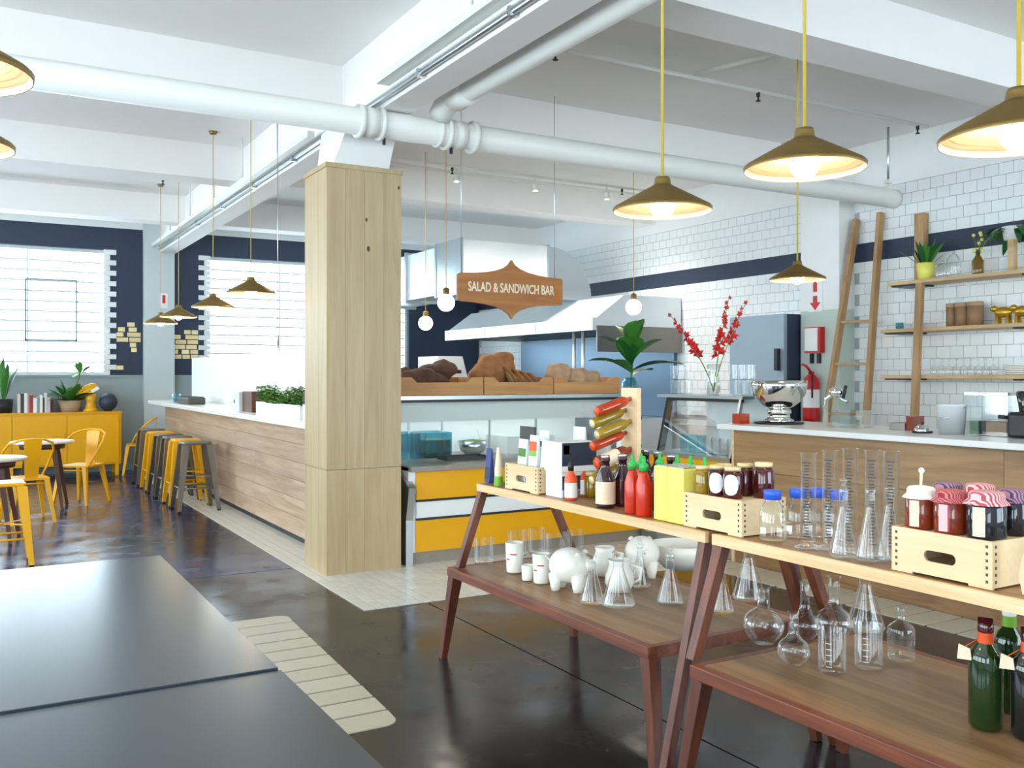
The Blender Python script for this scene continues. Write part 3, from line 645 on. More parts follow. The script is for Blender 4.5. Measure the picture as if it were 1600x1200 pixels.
for x in (cx-0.49, cx+0.45): MB().tube([(x, 7.015, cz+0.1), (x, 7.015, ZC)], 0.003, 6).part('hanging_wire', 'steel', sg)
# ---- globe lamps
def globe(label, x, y, z, r=0.08):
    o = E('globe_lamp', label, 'lamp', (x, y, z), 'globe lamps over the salad bar')
    MB().sphere((x, y, z), r, 20, 12).part('globe', 'globe', o); MB().lathe([(0.03, r*0.9), (0.03, r+0.05), (0.01, r+0.06), (0, r+0.06)], (x, y, z), 12).part('cap', 'brass', o)
    MB().tube([(x, y, z+r+0.05), (x, y, ZC)], 0.004, 6).part('cord', 'cord', o)
for px, py, Y, lb in ((697, 473, 7.74, 'lit globe lamp just left of the hanging sign'), (665, 505, 9.5, 'smaller lit globe lamp next to the column in front of the kitchen'), (990, 480, 7.5, 'lit globe lamp above the fiddle leaf plant')):
    x, z = onY(px, py, Y); globe(lb, x, Y, z)
# ============================================================ GLASS CASE IN THE CORNER
gc = E('display_case', 'glass fronted drinks case on a yellow base between salad bar and oak counter', 'display case', (5.7, 6.1, 0))
Y0, Y1 = 5.63, 6.56
MB().box(5.34, 6.0, Y0, 6.66, 0, 0.1).part('kick_plinth', 'stone', gc)
MB().box(5.32, 6.0, Y0, 6.66, 0.1, 0.78).part('base_cabinet', 'yellow', gc)
MB().box(5.24, 5.34, 6.58, 6.68, 0, 0.1).part('corner_foot', 'steel', gc)
MB().box(5.32, 6.0, Y0, 6.66, 0.78, 0.82).part('sill', 'steel', gc)
MB().bar((5.33, Y1+0.02, 0.6), (5.50, Y1+0.02, 1.31), 0.035, 0.06, (0,1,0)).part('corner_post', 'dark', gc)
MB().bar((5.33, Y0, 0.82), (5.45, Y0, 1.30), 0.025, 0.03, (0,1,0)).part('corner_post', 'steel', gc)
MB().box(5.44, 6.02, Y0-0.02, 6.7, 1.30, 1.325).part('top_panel', 'steel', gc); MB().box(5.435, 5.46, Y0-0.02, 6.56, 1.275, 1.30).part('top_rail', 'dark', gc)
MB().prism([(5.335, 0.82), (5.341, 0.82), (5.456, 1.28), (5.45, 1.28)], lambda u, v, s: (u, Y0+0.02 if s == 0 else Y1-0.01, v)).part('front_glass', 'caseglass', gc)
MB().prism([(5.35, 0.82), (5.99, 0.82), (5.99, 1.3), (5.47, 1.3)], lambda u, v, s: (u, Y0-0.004 if s == 0 else Y0+0.002, v)).part('side_glass', 'caseglass', gc)
MB().box(5.98, 6.0, Y0+0.01, 6.64, 0.82, 1.3).part('back_panel', 'whitelam', gc)
MB().box(5.55, 5.97, Y0+0.03, 6.62, 1.05, 1.058).part('glass_shelf', 'caseglass', gc)
def tumbler(label, x, y, z, r, h, mat='glass', group=None, taper=0.9):
    return MB().lathe([(0, 0.006), (r*taper*0.96, 0.004), (r*taper, 0.0), (r*taper, 0.008), (r, h)], (x, y, z), 20).thing('drinking_glass', mat, label, 'glass', (x, y, z), group)
k = 0
ordw = ['first', 'second', 'third', 'fourth', 'fifth', 'sixth', 'seventh', 'eighth', 'ninth', 'tenth']
for i in range(3):
    tumbler('%s blue tumbler from the left inside the drinks case' % ordw[i], 5.5+0.02*i, 6.4-0.095*i, 0.822, 0.042, 0.15, 'blueglass', 'blue tumblers in the drinks case')
for i in range(5):
    tumbler('%s clear tumbler from the left inside the drinks case' % ordw[i], 5.5, 6.08-0.095*i, 0.822, 0.042, 0.14, 'glass', 'clear tumblers in the drinks case')
# glasses standing on the case
for j, (px, py, n, nm) in enumerate(((1058, 612, 3, 'left of the red gladioli vase'), (1152, 615, 3, 'right of the red gladioli vase'))):
    Yc, _ = onX(px, py, 5.75)
    for i in range(3):
        y = Yc-0.095*i
        tumbler('upright tumbler, %s in the row %s' % (ordw[i], nm), 5.72, y, 1.326, 0.043, 0.13, 'glass', 'tumblers on the drinks case')
        if j == 1 or i < 2: tumbler('tumbler stacked on top, %s in the row %s' % (ordw[i], nm), 5.72, y, 1.458, 0.043, 0.13, 'glass', 'stacked tumblers on the drinks case')
# vase with gladioli
vy, _ = onX(1115, 608, 5.6); vz = 1.326
vs_ = E('flower_vase', 'slim clear vase with three stems of red gladioli on the drinks case', 'vase', (5.6, vy, vz))
MB().lathe([(0, 0.005), (0.055, 0.005), (0.06, 0), (0.05, 0.12), (0.045, 0.2), (0.062, 0.27), (0.058, 0.27), (0.041, 0.2), (0.046, 0.12), (0.052, 0.015), (0, 0.015)], (5.6, vy, vz), 22).part('vase_body', 'glass', vs_)
def gladiolus(tip, fl_from, n, sd):
    rnd = random.Random(sd); p0 = Vector((5.6, vy, vz+0.03)); p2 = Vector(tip); p1 = Vector((5.6+(tip[0]-5.6)*0.15, vy+(tip[1]-vy)*0.18, vz+0.32)); pts = []
    for i in range(13):
        t = i/12; pts.append(p0*(1-t)**2+p1*2*t*(1-t)+p2*t*t)
    st = MB().tube(pts, [0.006*(1-0.6*i/12) for i in range(13)], 6).part('flower_stem', 'stem', vs_)
    for j in range(n):
        t = fl_from+(0.97-fl_from)*j/(n-1); p = p0*(1-t)**2+p1*2*t*(1-t)+p2*t*t; m = MB(); sz = 0.064*(1.15-0.7*(j/(n-1)))
        b0 = rnd.uniform(-1.2, 1.2)+(PI if j % 2 else 0)+1.57; ax = Vector((math.cos(b0), math.sin(b0), 0.35)).normalized(); u_ = ax.orthogonal().normalized(); v_ = ax.cross(u_)
        for q in range(6):
            a = q*2*PI/6+rnd.uniform(-.2, .2); rd = u_*math.cos(a)+v_*math.sin(a); sd_ = ax.cross(rd)
            m.add([p, p+ax*sz*.45+rd*sz*.34+sd_*sz*.26, p+ax*sz*(.62+rnd.uniform(-.1, .1))+rd*sz*.78, p+ax*sz*.45+rd*sz*.34-sd_*sz*.26, p+ax*sz*.36+rd*sz*.42], [(0,1,4), (1,2,4), (2,3,4), (3,0,4)], True)
        m.part('blossom', 'petal', vs_)
for (px, py, ff, n, sd) in ((1044, 489, .5, 11, 1), (1140, 460, .45, 14, 2), (1168, 468, .62, 8, 3)):
    Yt, zt = onX(px, py, 5.6); gladiolus((5.6, Yt, zt), ff, n, sd)
# fiddle leaf plant
def leaf(m, base, dirv, L, Wd, bend=0.25, nseg=7, sag=None):
    base = Vector(base); d = Vector(dirv).normalized(); up = Vector((0,0,1)); s = d.cross(up)
    s = s.normalized() if s.length > 1e-3 else Vector((1,0,0)); nrm = s.cross(d).normalized(); vs = []
    for i in range(nseg+1):
        t = i/nseg; p = base+d*L*t-Vector((0,0,1))*bend*L*t*t; ww = Wd*math.sin(PI*min(1, t*0.96+0.02))**0.75*(0.55+0.6*t)*0.9 if 0 < i < nseg else 0.003
        vs += [p-s*ww/2+nrm*ww*0.14, p, p+s*ww/2+nrm*ww*0.14]
    fs = []
    for i in range(nseg):
        a = i*3; fs += [(a, a+1, a+4, a+3), (a+1, a+2, a+5, a+4)]
    m.add(vs, fs, True)
px0, pz0 = onX(985, 607, 5.62)[0], 1.326
fp = E('fiddle_leaf_plant', 'broad leaved green fiddle leaf plant in a teal glass jar', 'plant', (5.62, px0, pz0))
MB().lathe([(0, 0), (0.075, 0), (0.085, 0.03), (0.085, 0.10), (0.06, 0.13), (0.065, 0.15), (0.058, 0.15), (0.055, 0.13), (0.078, 0.1), (0, 0.02)], (5.62, px0, pz0), 20).part('jar', 'blueglass', fp)
MB().tube([(5.62, px0, pz0+0.02), (5.63, px0-0.01, pz0+0.25), (5.61, px0-0.03, pz0+0.5)], 0.012, 8).part('stem', 'stem', fp)
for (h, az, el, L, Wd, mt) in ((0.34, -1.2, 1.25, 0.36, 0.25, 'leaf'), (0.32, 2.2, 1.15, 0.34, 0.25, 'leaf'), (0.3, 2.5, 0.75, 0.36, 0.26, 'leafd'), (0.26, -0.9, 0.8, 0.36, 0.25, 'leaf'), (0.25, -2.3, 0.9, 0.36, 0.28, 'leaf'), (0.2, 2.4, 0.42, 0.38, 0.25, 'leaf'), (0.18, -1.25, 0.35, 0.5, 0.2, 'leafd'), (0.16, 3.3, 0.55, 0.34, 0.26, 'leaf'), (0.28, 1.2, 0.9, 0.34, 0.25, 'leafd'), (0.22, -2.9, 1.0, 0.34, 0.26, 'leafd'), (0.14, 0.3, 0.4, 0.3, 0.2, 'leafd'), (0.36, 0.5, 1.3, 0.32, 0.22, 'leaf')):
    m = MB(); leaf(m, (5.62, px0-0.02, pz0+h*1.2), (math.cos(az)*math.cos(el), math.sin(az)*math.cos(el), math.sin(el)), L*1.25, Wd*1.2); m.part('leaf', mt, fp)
# ============================================================ OAK COUNTER ON THE RIGHT
oc = E('oak_counter', 'long oak faced service counter with a thin pale top on the right', 'counter', (5.6, 3.5, 0))
MB().box(5.33, 6.0, 1.0, 5.56, 0, 1.07).part('carcass', 'counterwood', oc)
MB().box(5.315, 5.33, 1.0, 5.56, 0, 0.1).part('plinth', 'shelfwood', oc)
for a, b in ((0.1, 0.42), (0.423, 0.745), (0.748, 1.07)):
    for c, d in ((1.0, 3.3), (3.303, 5.56)): MB().box(5.30, 5.33, c, d, a, b).part('plank', 'counterwood', oc)
MB().box(5.298, 5.332, 5.56, 5.585, 0, 1.07).part('end_strip', 'edgewood', oc)
MB().box(5.15, 6.08, 1.0, 5.60, 1.07, 1.11).part('countertop', 'marble', oc, bevel=0.005)
CZ = 1.111
# back counter under the shelves
bc = E('back_counter', 'white back counter below the wall shelves', 'counter', (7.9, 4, 0))
MB().box(7.5, 8.38, 2.0, 6.5, 0, 0.86).part('cabinet_body', 'whitelam', bc); MB().box(7.45, 8.38, 2.0, 6.5, 0.86, 0.9).part('countertop', 'marble', bc)
# items on the oak counter
px, py = 1217, 660; by_ = onX(px, py, 5.6)[0]
pb = E('punch_bowl', 'large round polished steel bowl on a footed stand on the oak counter', 'bowl', (5.6, by_, CZ))
MB().lathe([(0.0, 0.105), (0.06, 0.112), (0.12, 0.14), (0.17, 0.18), (0.205, 0.235), (0.22, 0.3), (0.222, 0.345), (0.216, 0.345), (0.214, 0.3), (0.2, 0.24), (0.165, 0.188), (0.115, 0.15), (0, 0.118)], (5.6, by_, CZ), 32).part('bowl_body', 'chrome', pb)
MB().lathe([(0.0, 0.012), (0.12, 0.012), (0.118, 0.03), (0.09, 0.045), (0.085, 0.075), (0.1, 0.09), (0.09, 0.118), (0, 0.118)], (5.6, by_, CZ), 28).part('foot', 'chrome', pb)
MB().lathe([(0, 0), (0.19, 0), (0.2, 0.012), (0.19, 0.01), (0, 0.009)], (5.6, by_, CZ), 32).part('tray', 'black', pb)
o = E('orange_napkin_stack', 'orange stack of napkins behind the steel bowl', 'napkins', (5.35, 5.535, CZ)); MB().box(5.30, 5.40, 5.49, 5.58, CZ, CZ+0.08).part('napkin_pile', 'rackorange', o)
y_ = onX(1283, 665, 5.6)[0]
tp = E('soda_tap', 'chrome dispenser tap with black lever on the oak counter', 'tap', (5.65, y_, CZ))
MB().tube([(5.65, y_, CZ), (5.65, y_, CZ+0.2), (5.65, y_-0.06, CZ+0.25)], 0.02, 12).part('tap_body', 'chrome', tp)
MB().sphere((5.65, y_-0.1, CZ+0.26), (0.06, 0.06, 0.04), 18, 10).part('dome', 'chrome', tp); MB().tube([(5.65, y_-0.16, CZ+0.2), (5.65, y_-0.19, CZ+0.31)], 0.012, 8).part('lever', 'black', tp); MB().tube([(5.65, y_-0.1, CZ+0.23), (5.65, y_-0.2, CZ+0.19)], 0.014, 8).part('spout', 'steel', tp)
def glass_box(name, label, cat, x0, x1, y0, y1, z, h, lid=None, fill=None):
    o = E(name, label, cat, ((x0+x1)/2, (y0+y1)/2, z)); t = 0.006; m = MB()
    m.box(x0, x1, y0, y1, z, z+t); m.box(x0, x0+t, y0, y1, z+t, z+h); m.box(x1-t, x1, y0, y1, z+t, z+h); m.box(x0+t, x1-t, y0, y0+t, z+t, z+h); m.box(x0+t, x1-t, y1-t, y1, z+t, z+h)
    m.part('glass_walls', 'glass', o)
    if lid: MB().box(x0-0.004, x1+0.004, y0-0.004, y1+0.004, z+h, z+h+0.018).part('lid', lid, o)
    if fill: MB().box(x0+0.02, x1-0.02, y0+0.02, y1-0.02, z+t, z+h*0.35).part('contents', fill, o)
y_ = onX(1320, 668, 5.6)[0]; glass_box('glass_tank', 'low clear glass tank beside the chrome tap on the oak counter', 'tank', 5.55, 5.75, y_-0.14, y_+0.08, CZ, 0.13)
y_ = onX(1420, 668, 5.75)[0]
o = E('cash_box', 'small dark red and grey box at the foot of the shelf upright', 'box', (5.75, y_, CZ)); MB().box(5.68, 5.82, y_-0.02, y_+0.11, CZ, CZ+0.05).part('box_body', 'gun', o); MB().box(5.69, 5.81, y_-0.08, y_-0.022, CZ, CZ+0.1).part('card_holder', 'amber', o)
y_ = onX(1441, 668, 5.55)[0]
o = E('bell', 'small chrome counter bell with black base on the oak counter', 'bell', (5.55, y_, CZ)); MB().lathe([(0, 0), (0.065, 0), (0.065, 0.012), (0, 0.012)], (5.55, y_, CZ), 20).part('bell_base', 'black', o); MB().lathe([(0.052, 0.012), (0.05, 0.03), (0.03, 0.052), (0, 0.058)], (5.55, y_, CZ), 20).part('dome', 'chrome', o); MB().lathe([(0.008, 0.056), (0.008, 0.07), (0, 0.072)], (5.55, y_, CZ), 8).part('button', 'black', o)
y_ = onX(1487, 672, 5.6)[0]
o = E('pail', 'white and silver metal pail on the oak counter', 'pail', (5.6, y_, CZ)); MB().lathe([(0, 0.004), (0.075, 0.004), (0.078, 0), (0.095, 0.19), (0.1, 0.195), (0.094, 0.195), (0.072, 0.02), (0, 0.02)], (5.6, y_, CZ), 24).part('pail_body', 'steelw', o); MB().tube([(5.6, y_-0.095, CZ+0.18), (5.54, y_-0.06, CZ+0.12), (5.5, y_, CZ+0.1), (5.54, y_+0.06, CZ+0.12), (5.6, y_+0.095, CZ+0.18)], 0.004, 6).part('handle', 'steel', o)
for i, (pa, pb_) in enumerate(((1508, 1530), (1533, 1574))):
    ya, yb = onX(pb_, 680, 5.6)[0], onX(pa, 680, 5.6)[0]
    glass_box('glass_canister', ['narrow clear storage canister next to the metal pail', 'wide clear storage canister next to the black machine'][i], 'canister', 5.6, 5.78, ya, yb, CZ, 0.26, 'lid', ['leafd', 'cork'][i])
y_ = onX(1592, 690, 5.6)[0]
o = E('coffee_grinder', 'black machine at the far right of the oak counter', 'machine', (5.65, y_, CZ)); MB().box(5.55, 5.75, y_-0.12, y_+0.05, CZ, CZ+0.16).part('machine_body', 'black', o, bevel=0.02); MB().lathe([(0.05, 0.16), (0.07, 0.28), (0.06, 0.29), (0, 0.29)], (5.65, y_-0.03, CZ), 16).part('hopper', 'darkglass', o); MB().tube([(5.6, y_+0.05, CZ+0.12), (5.56, y_+0.11, CZ+0.13)], 0.012, 8).part('handle', 'black', o)
# ============================================================ WALL SHELVES, LADDER, FIRE GEAR, FRIDGE
def shelf_board(z, y0, y1, label):
    o = E('wall_shelf', label, 'shelf', (8.2, (y0+y1)/2, z), 'pine wall shelves'); MB().box(8.06, XR-0.01, y0, y1, z-0.035, z).part('board', 'shelfpine', o, bevel=0.003)
    for yy in (y1-0.24, y1-1.6):
        if yy > y0: MB().box(8.1, XR-0.01, yy-0.06, yy+0.22, z-0.05, z-0.035).part('bracket', 'dark', o)
shelf_board(2.44, 2.4, 6.26, 'top pine wall shelf carrying the yellow plant pot'); shelf_board(1.965, 2.4, 6.34, 'middle pine wall shelf carrying the brown canisters'); shelf_board(1.50, 2.4, 6.34, 'bottom pine wall shelf carrying the glasses')
ST, SM_, SL = 2.441, 1.966, 1.501
up = E('shelf_upright', 'tall pine upright board behind the wall shelves', 'upright', (8.05, 5.95, 0.9))
MB().bar((8.02, 5.92, 0.9), (8.035, 5.86, 2.40), 0.05, 0.068, (1,0,0)).part('upright_board', 'ladder', up); MB().box(8.31, 8.385, 6.02, 6.13, 2.445, 3.14).part('upright_head', 'ladder', up)
ld = E('wooden_ladder', 'pale wooden ladder leaning on the tiled wall beside the pier', 'ladder', (7.85, 6.75, 0))
r1 = ((7.62, 6.86, 0), (8.33, 6.86, 3.19)); r2 = ((8.0, 6.55, 0), (8.33, 6.55, 3.22))
for a, b in (r1, r2): MB().bar(a, b, 0.045, 0.075, (0,1,0)).part('rail', 'ladder', ld)
for f in (0.16, 0.34, 0.505, 0.645):
    p = Vector(r1[0]).lerp(Vector(r1[1]), f); q = Vector(r2[0]).lerp(Vector(r2[1]), f); p.z = q.z = (p.z+q.z)/2; MB().bar(p, q, 0.03, 0.055, (0,0,1)).part('rung', 'ladder', ld)
# fire sign, box, extinguisher on the pier
fs_ = E('fire_sign', 'white sign with red extinguisher symbol and arrow on the pier', 'sign', (8.148, 7.2, 2.2))
sy, sz0 = onX(1263, 430, 8.14); sy2, sz1 = onX(1285, 486, 8.14)
MB().box(8.138, 8.149, sy2, sy, sz1, sz0).part('sign_plate', 'white', fs_)
cy = (sy+sy2)/2
MB().prism([(-.028, 0), (.028, 0), (.028, .09), (.012, .11), (.012, .14), (-.012, .14), (-.012, .11), (-.028, .09)], lambda u, v, s: (8.138 if s == 0 else 8.135, cy+u, sz1+0.22+v)).part('symbol', 'firered', fs_)
MB().prism([(0, 0), (.075, .085), (.03, .085), (.03, .16), (-.03, .16), (-.03, .085), (-.075, .085)], lambda u, v, s: (8.138 if s == 0 else 8.135, cy+u, sz1+0.015+v)).part('arrow', 'firered', fs_)
a, za = onX(1260, 512, 8.1); b, zb_ = onX(1284, 551, 8.1)
fb = E('fire_box', 'red and white alarm box on the pale green pier', 'box', (8.12, (a+b)/2, zb_)); MB().box(8.07, 8.148, b, a, zb_, za).part('box_body', 'firered', fb); MB().box(8.06, 8.07, b+0.03, a-0.01, zb_+0.02, za-0.01).part('cover', 'white', fb)
yb_ = (a+b)/2
fe = E('fire_extinguisher', 'red fire extinguisher hung on the pier behind the steel bowl', 'extinguisher', (8.06, yb_, 0.98))
MB().lathe([(0, 0), (0.085, 0.01), (0.09, 0.04), (0.09, 0.42), (0.07, 0.49), (0.03, 0.53), (0.03, 0.56), (0, 0.56)], (8.055, yb_, 0.98), 20).part('cylinder', 'firered', fe)
MB().lathe([(0.0915, 0.16), (0.0915, 0.36)], (8.055, yb_, 0.98), 20).part('label_band', 'white', fe)
MB().tube([(8.055, yb_, 1.53), (8.0, yb_+0.02, 1.6), (7.96, yb_+0.05, 1.62)], 0.014, 8).part('handle', 'firered', fe); MB().tube([(8.03, yb_, 1.53), (7.97, yb_-0.09, 1.5), (7.96, yb_-0.1, 1.25)], 0.01, 8).part('hose', 'black', fe)
for i in range(2): MB().box(8.12, 8.146, yb_-0.06+0.1*i, yb_-0.02+0.1*i, 1.63, 1.74).thing('hook', 'black', ['left black hook under the alarm box', 'right black hook under the alarm box'][1-i], 'hook', (8.13, yb_-0.04+0.1*i, 1.63))
fr = E('upright_fridge', 'tall blue grey steel fridge with dark side behind the glass case', 'fridge', (8.1, 7.9, 0))
MB().box(7.95, 8.38, 7.5, 8.36, 0.0, 2.19).part('cabinet_body', 'navybox', fr); MB().box(7.9, 7.95, 7.5, 8.36, 0.08, 2.19).part('door', 'fridge', fr); MB().box(7.85, 7.9, 7.55, 7.6, 1.55, 1.8).part('door_handle', 'black', fr)
# things on the wall shelves
def sy_(px, X=8.2): return onX(px, 400, X)[0]
y_ = sy_(1446)
yp = E('snake_plant', 'spiky green plant in a yellow pot on the top wall shelf', 'plant', (8.2, y_, ST))
MB().lathe([(0, 0), (0.068, 0), (0.088, 0.17), (0.08, 0.17), (0.075, 0.14), (0, 0.14)], (8.2, y_, ST), 22).part('pot', 'tin', yp)
rnd = random.Random(3)
for i in range(22):
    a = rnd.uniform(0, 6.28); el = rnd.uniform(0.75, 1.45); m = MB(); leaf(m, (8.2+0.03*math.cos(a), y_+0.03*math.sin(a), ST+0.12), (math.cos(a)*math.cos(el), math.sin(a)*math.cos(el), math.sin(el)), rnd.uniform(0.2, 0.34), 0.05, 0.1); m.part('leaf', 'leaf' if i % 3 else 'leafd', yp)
for i, px in enumerate((1473, 1490)):
    y_ = sy_(px); o = E('glass_dome', ['left clear glass jar on the top shelf beside the yellow pot', 'taller clear glass jar on the top shelf beside the yellow pot'][i], 'jar', (8.2, y_, ST)); h = (0.16, 0.24)[i]
    MB().lathe([(0, 0.004), (0.06, 0.004), (0.065, 0.02), (0.065, h*.7), (0.03, h*.92), (0, h*.95)], (8.2, y_, ST), 18).part('jar_body', 'glass', o); MB().sphere((8.2, y_, ST+h), 0.016, 10, 7).part('knob', 'steel', o)
y_ = sy_(1528); o = E('yellow_flower_bottle', 'bottle of small yellow flowers on the top wall shelf', 'bottle', (8.2, y_, ST))
MB().lathe([(0, 0), (0.05, 0), (0.055, 0.02), (0.055, 0.13), (0.02, 0.19), (0.02, 0.24), (0.016, 0.24), (0, 0.2)], (8.2, y_, ST), 18).part('bottle_body', 'amberglass', o)
for i in range(9):
    p = Vector((8.2+rnd.uniform(-.04, .04), y_+rnd.uniform(-.06, .06), ST+rnd.uniform(0.22, 0.4))); MB().sphere(p, 0.017, 8, 6).part('blossom', 'tin', o)
    MB().tube([(8.2, y_, ST+0.18), p], 0.003, 5).part('flower_stem', 'stem', o)
y_ = sy_(1582); tv = E('trailing_plant', 'trailing dark green plant hanging from a pot above the top wall shelf', 'plant', (8.2, y_, ST))
MB().lathe([(0, 0), (0.07, 0), (0.09, 0.12), (0.08, 0.12), (0, 0.1)], (8.2, y_, ST+0.29), 18).part('pot', 'white', tv); MB().box(8.17, 8.23, y_-0.03, y_+0.03, ST, ST+0.29).part('pedestal', 'shelfpine', tv)
for i in range(26):
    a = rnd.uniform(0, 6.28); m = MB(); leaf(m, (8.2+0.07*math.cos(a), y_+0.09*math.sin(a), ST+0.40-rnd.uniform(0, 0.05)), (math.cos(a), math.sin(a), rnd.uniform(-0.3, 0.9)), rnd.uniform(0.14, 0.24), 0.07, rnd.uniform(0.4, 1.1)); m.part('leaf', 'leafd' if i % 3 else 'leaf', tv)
for i, px in enumerate((1487, 1504, 1524)):
    y_ = sy_(px); r = (0.05, 0.065, 0.07)[i]; h = 0.225; o = E('canister', ['left brown cylindrical canister on the middle wall shelf', 'middle brown cylindrical canister on the middle wall shelf', 'right brown cylindrical canister on the middle wall shelf'][i], 'canister', (8.2, y_, SM_), 'brown canisters on the middle shelf')
    MB().lathe([(0, 0), (r, 0), (r, h-0.04), (0, h-0.04)], (8.2, y_, SM_), 20).part('canister_body', 'cork', o); MB().lathe([(0, h-0.04), (r*1.03, h-0.04), (r*1.03, h), (0, h)], (8.2, y_, SM_), 20).part('lid', 'terra', o)
for i, px in enumerate((1568, 1599)):
    y_ = sy_(px); o = E('gold_ornament', ['gold animal ornament next to the brown canisters', 'gold animal ornament at the right of the middle wall shelf'][i], 'ornament', (8.2, y_, SM_), 'gold ornaments on the middle shelf')
    MB().sphere((8.2, y_, SM_+0.11), (0.045, 0.085, 0.05), 16, 10).part('body', 'goldorn', o); MB().sphere((8.2, y_+0.09, SM_+0.145), (0.03, 0.035, 0.03), 12, 8).part('head', 'goldorn', o)
    for dx in (-0.025, 0.025):
        for dy in (-0.05, 0.05): MB().lathe([(0.016, 0), (0.014, 0.08), (0, 0.08)], (8.2+dx, y_+dy, SM_), 8).part('leg', 'goldorn', o)
for i, (px, mt) in enumerate(((1406, 'blueglass'), (1433, 'gold'))):
    y_ = sy_(px, 8.25); MB().lathe([(0, 0), (0.04, 0), (0.045, 0.07), (0.04, 0.07), (0.036, 0.01), (0, 0.01)], (8.25, y_, SM_), 16).thing('small_cup', mt, ['small blue grey cup at the far end of the middle wall shelf', 'small gold cup beside the shelf upright'][i], 'cup', (8.25, y_, SM_))
for i in range(9):
    y_ = sy_(1460+i*11.5); st = i % 2
    o = E('stem_glass', '%s upturned stem glass from the shelf upright on the bottom wall shelf' % ordw[i], 'glass', (8.2, y_, SL), 'stem glasses on the bottom shelf')
    MB().lathe([(0.034, 0), (0.04, 0.03), (0.034, 0.075), (0.006, 0.095), (0.005, 0.15), (0.034, 0.16), (0.034, 0.163), (0, 0.163)], (8.2, y_, SL), 14).part('glass_body', 'glass', o)
for i in range(5):
    y_ = sy_(1590); MB().lathe([(0, 0), (0.08, 0), (0.12, 0.012), (0.118, 0.016), (0.08, 0.008), (0, 0.008)], (8.2, y_, SL+i*0.02), 24).thing('plate', 'ceramic', ['lowest', 'second lowest', 'middle', 'second highest', 'topmost'][i]+' white plate of the pile on the bottom wall shelf', 'plate', (8.2, y_, SL+i*0.02), 'plates on the bottom shelf')
# ============================================================ KITCHEN HOOD AND DUCT
hd = E('kitchen_hood', 'long stainless extractor hood over the kitchen range', 'hood', (7.6, 11.9, 2.0))
ha, hb, hx = 9.8, 14.1, 6.9
def along(prof, y0, y1, nm, mt): MB().prism(prof, lambda u, v, s: (u, y0 if s == 0 else y1, v)).part(nm, mt, hd)
along([(hx, 2.08), (hx+0.06, 2.08), (hx+0.06, 2.24), (hx, 2.24)], ha, hb, 'lip', 'steelw')
along([(hx+0.06, 2.14), (8.37, 2.14), (8.37, 2.55), (hx+0.5, 2.55), (hx+0.06, 2.24)], ha, hb, 'canopy', 'steelw')
along([(hx+0.06, 2.085), (8.37, 2.085), (8.37, 2.14), (hx+0.06, 2.14)], ha+0.05, hb-0.05, 'filter_bank', 'dark')
along([(hx+0.06, 1.8), (8.37, 1.8), (8.37, 2.14), (hx+0.06, 2.14)], ha-0.02, ha, 'end_skirt', 'gun')
for y in (ha+1.4, ha+2.9): MB().box(hx-0.012, hx, y, y+0.03, 2.1, 2.2).part('catch', 'steel', hd)
for y in (ha+0.5, ha+0.72): MB().tube([(hx+0.2, y, 2.085), (hx+0.2, y, 1.3)], 0.025, 10).part('drop_pipe', 'steelw', hd)
du = E('air_duct', 'large shiny steel duct bending down into the kitchen hood', 'duct', (6.6, 11, 2.5))
dz0, dz1 = 2.58, 3.28
MB().box(5.55, 6.9, 10.85, 11.55, dz0, dz1).part('duct_run', 'steelw', du)
MB().box(5.56, 6.2, 11.6, YF-0.01, dz0+0.02, dz1-0.02).part('duct_run', 'steelw', du)
for yy in (11.57, 12.6, 13.8): MB().box(5.52, 6.24, yy, yy+0.04, dz0-0.02, dz1+0.02).part('flange', 'steel', du)
for xx in (5.53, 6.88): MB().box(xx, xx+0.035, 10.83, 11.57, dz0-0.02, dz1+0.02).part('flange', 'steel', du)
el = []; cxx, czz = 6.9, dz0
for k in range(9): a = PI/2*(1-k/8); el.append((cxx+0.72*math.cos(a), czz+0.70*math.sin(a)))
poly = [(cxx, dz0)]+el+[(cxx+0.72, 2.551), (cxx+0.5, 2.551), (cxx, 2.56)]
MB().prism(poly, lambda u, v, s: (u, 10.85 if s == 0 else 11.55, v)).part('elbow', 'steel', du)
for k in range(0, 9, 2):
    u, v = el[k]; 
wk = E('work_table', 'steel kitchen work table behind the salad bar', 'table', (5.4, 10.0, 0))
MB().box(4.55, 6.3, 9.6, 10.4, 0.88, 0.92).part('tabletop', 'steel', wk); MB().box(4.6, 6.25, 9.65, 10.35, 0.3, 0.33).part('under_shelf', 'steel', wk)
for x in (4.6, 6.2):
    for y in (9.65, 10.32): MB().box(x, x+0.05, y-0.02, y+0.03, 0, 0.88).part('leg', 'steel', wk)
rg = E('cooking_range', 'long steel cooking range with blue grey splashback under the hood', 'range', (7.7, 12, 0))
MB().box(7.1, 8.3, 9.9, 14.0, 0, 0.92).part('range_body', 'steel', rg); MB().box(8.33, 8.385, 9.9, 14.0, 0.92, 2.07).part('splashback', 'splash', rg)
for i in range(4): MB().lathe([(0.14, 0.92), (0.14, 0.95), (0.1, 0.95), (0, 0.94)], (7.6, 10.4+0.9*i, 0), 16).part('burner', 'black', rg)
pz_ = E('white_oven', 'white steel oven with two black knobs on the kitchen work table', 'oven', (4.95, 10.0, 0.92))
MB().hexa([(4.68, 9.75, 0.921), (5.22, 9.75, 0.921), (5.22, 10.3, 0.921), (4.68, 10.3, 0.921)], [(4.68, 9.75, 1.72), (5.0, 9.75, 1.72), (5.0, 10.3, 1.72), (4.68, 10.3, 1.72)]).part('oven_body', 'whitelam', pz_); MB().box(4.72, 5.05, 9.73, 9.75, 1.0, 1.45).part('oven_door', 'steelw', pz_)
for i in range(2): MB().box(4.78+0.14*i, 4.83+0.14*i, 9.72, 9.75, 1.52, 1.56).part('knob', 'black', pz_)
